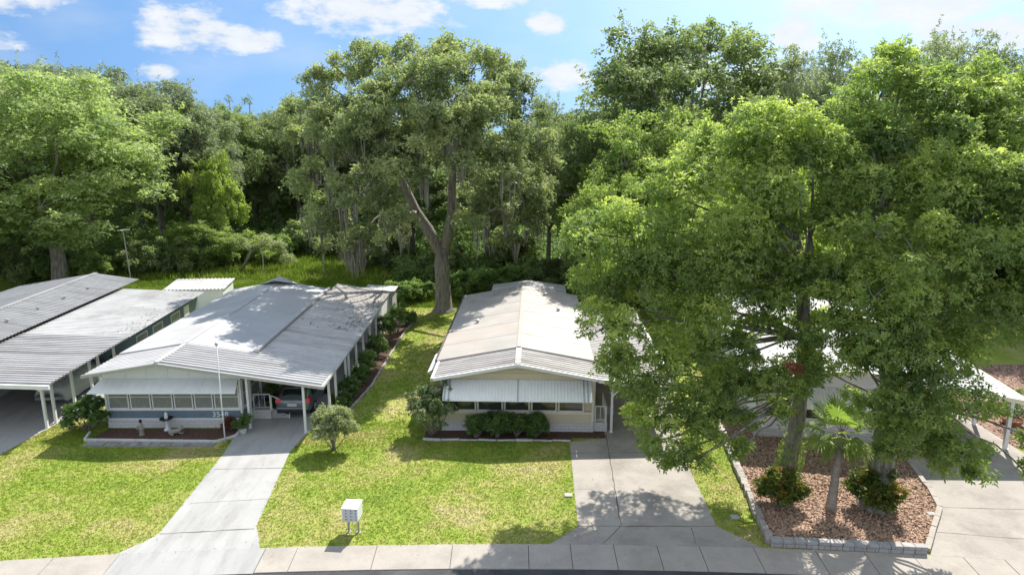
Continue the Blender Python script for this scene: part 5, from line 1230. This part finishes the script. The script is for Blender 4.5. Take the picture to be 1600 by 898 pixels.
# shrub row behind the middle home and wood edge bushes: two kinds, copied
def bush_template(name, seed, r, h, mat_, n, L, W_, tint=.42):
    rng = np.random.default_rng(seed); R = empty(name, (0, 0, 0)); lob = auto_lobes(rng, r, h*.5, h*.5, 9, (.36, .5), -.8)
    make_crown(rng, [(a, b, max(c, .3), q) for a, b, c, q in lob], mat_, 'foliage', R, n, 5, L, W_, 9, .42, tint, -.6, .8, .2, .06)
    mb = MB()
    for (a, b, c, q) in lob: mb.tube(bend(rng, (0, 0, 0), (a, b, max(c, .3)), 4, .12), taper(.05, .015, 4), 4)
    mb.build('stems', M['bark'], R, smooth=True); return R
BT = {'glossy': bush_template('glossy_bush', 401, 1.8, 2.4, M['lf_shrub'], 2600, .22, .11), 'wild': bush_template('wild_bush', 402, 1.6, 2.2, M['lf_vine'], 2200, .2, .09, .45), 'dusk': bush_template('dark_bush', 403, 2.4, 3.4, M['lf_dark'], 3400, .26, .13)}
usedb = set()
def bush(kind, px, py, s, rot, label, sz=None, group=None):
    x, y = G(px, py); o = BT[kind] if kind not in usedb else copy_tree(BT[kind]); usedb.add(kind)
    o.location = (x, y, 0); o.scale = (s, s, sz or s); o.rotation_euler = (0, 0, rot); tag(o, label, 'bush', group)
gb = 'bushes behind the beige home'; ge = 'bushes along the wood edge'
bush('glossy', 628, 474, .8, .3, 'glossy bush left of the live oak trunk foot', group=gb)
bush('glossy', 655, 470, .75, 1.5, 'glossy bush touching the left side of the live oak trunk', group=gb)
bush('glossy', 600, 470, .6, 4.5, 'small glossy bush at the back corner of the left home carport', group=gb)
bush('glossy', 735, 465, 1.05, 2.7, 'glossy bush right of the live oak trunk', group=gb)
bush('glossy', 775, 462, 1.1, 3.8, 'glossy bush behind the left back corner of the beige home', group=gb)
bush('wild', 820, 456, 1.2, .4, 'lighter bush behind the beige home ridge', group=gb)
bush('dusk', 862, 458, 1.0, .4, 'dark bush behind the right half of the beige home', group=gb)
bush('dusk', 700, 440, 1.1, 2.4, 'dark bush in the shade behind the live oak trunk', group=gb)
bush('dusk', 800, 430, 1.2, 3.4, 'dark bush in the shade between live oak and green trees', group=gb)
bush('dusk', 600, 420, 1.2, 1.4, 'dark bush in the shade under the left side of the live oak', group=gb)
k = 0
for (kind, px, py, s, lab) in (('wild', 350, 418, 1.2, 'wild bush at the meadow edge right of the round green tree'), ('wild', 385, 412, 1.5, 'tall wild bush in the sunny gap of the wood edge'), ('glossy', 440, 405, 1.2, 'bush at the far end of the sunny meadow'), ('wild', 425, 415, 1.0, 'low vine covered bush beside the bare meadow pole'),
                            ('dusk', 290, 425, 1.1, 'dark bush above the shed roof'), ('dusk', 235, 430, 1.1, 'dark bush right of the antenna mast'), ('dusk', 480, 398, 1.3, 'dark bush where the meadow meets the olive oaks'), ('wild', 150, 438, 1.2, 'wild bush left of the antenna mast'), ('glossy', 90, 440, 1.2, 'green bush behind the far left roof ridge'),
                            ('dusk', 30, 440, 1.4, 'dark bush at the left edge behind the grey roof'), ('wild', 320, 424, .8, 'low weedy bush above the shed roof right end'), ('dusk', 540, 400, 1.3, 'dark bush under the olive oak behind the meadow')):
    bush(kind, px, py, s, k*1.3, lab, group=ge); k += 1
# a fallen vine-covered limb in the meadow
def fallen():
    x, y = G(385, 425); rng = np.random.default_rng(9); R = empty('fallen_branch', (x, y, 0), 0, 'leaning dead limb draped in pale vines at the meadow edge', 'dead branch')
    m = MB(); m.tube([(-.6, 0, 0), (.6, .3, 2.2), (2.2, .6, 3.0), (3.8, .8, 2.4), (4.8, .9, 1.0)], [.2, .17, .14, .1, .05], 8); m.tube([(.6, .3, 2.2), (-1, .2, 3.4)], [.12, .04], 6); m.build('limb', M['bark_pale'], R, smooth=True)
    make_crown(rng, [(.6, .3, 2.6, 1.0), (2.0, .5, 2.9, 1.2), (3.4, .7, 2.4, 1.1), (-.6, .2, 3.1, .8), (4.4, .8, 1.2, .9)], M['lf_pale'], 'vines', R, 1500, 4, .2, .08, 8, .45, .3, -.5)
fallen()
# weeds and undergrowth along the wood edge: one mass nobody could count
def undergrowth():
    rng = np.random.default_rng(77); n = 70000
    x = rng.uniform(-75, 45, n); y = 86+np.abs(rng.normal(0, 15, n))+2*np.sin(x*.3)-np.where(x > -12, 20, 0)-np.where(x < -36, 13, 0); h = rng.uniform(.2, 2.6, n)*rng.uniform(.3, 1, n)
    P = np.column_stack([x, y, h]); tall = (rng.uniform(0, 1, n) < .45) & (y > np.where(x < -12, 91, 73)); h = np.where(tall, rng.uniform(0, 1, n)*(4.5+2.5*np.sin(x*.7)+1.2*np.sin(x*2.3)), h); P[:, 2] = h
    A = unit(rng.normal(0, .5, (n, 3))+np.array((0, -.2, 1)))
    V, t = sprigs(rng, P, A, .35+rng.normal(0, .15, n), 4, .45, .14); return quad_mesh('undergrowth', V, M['lf_shrub'], t)
def far_wood():
    rng = np.random.default_rng(78); n = 60000
    x = rng.uniform(-110, 95, n); y = rng.uniform(112, 124, n)+4*np.sin(x*.15); h = rng.uniform(0, 1, n)**.8*(9+2.5*np.sin(x*.5)+1.5*np.sin(x*1.7+2))
    P = np.column_stack([x, y, h]); A = unit(rng.normal(0, .6, (n, 3))+np.array((0, -.5, .6)))
    V, t = sprigs(rng, P, A, .3+.15*np.sin(x*.9)+rng.normal(0, .12, n), 4, .8, .4); return quad_mesh('distant_wood', V, M['lf_dark'], t)
tag(far_wood(), 'far off understorey of the wood seen between the trunks', 'wood', kind='stuff')
tag(undergrowth(), 'tangled weeds and low growth along the foot of the woods', 'undergrowth', kind='stuff')
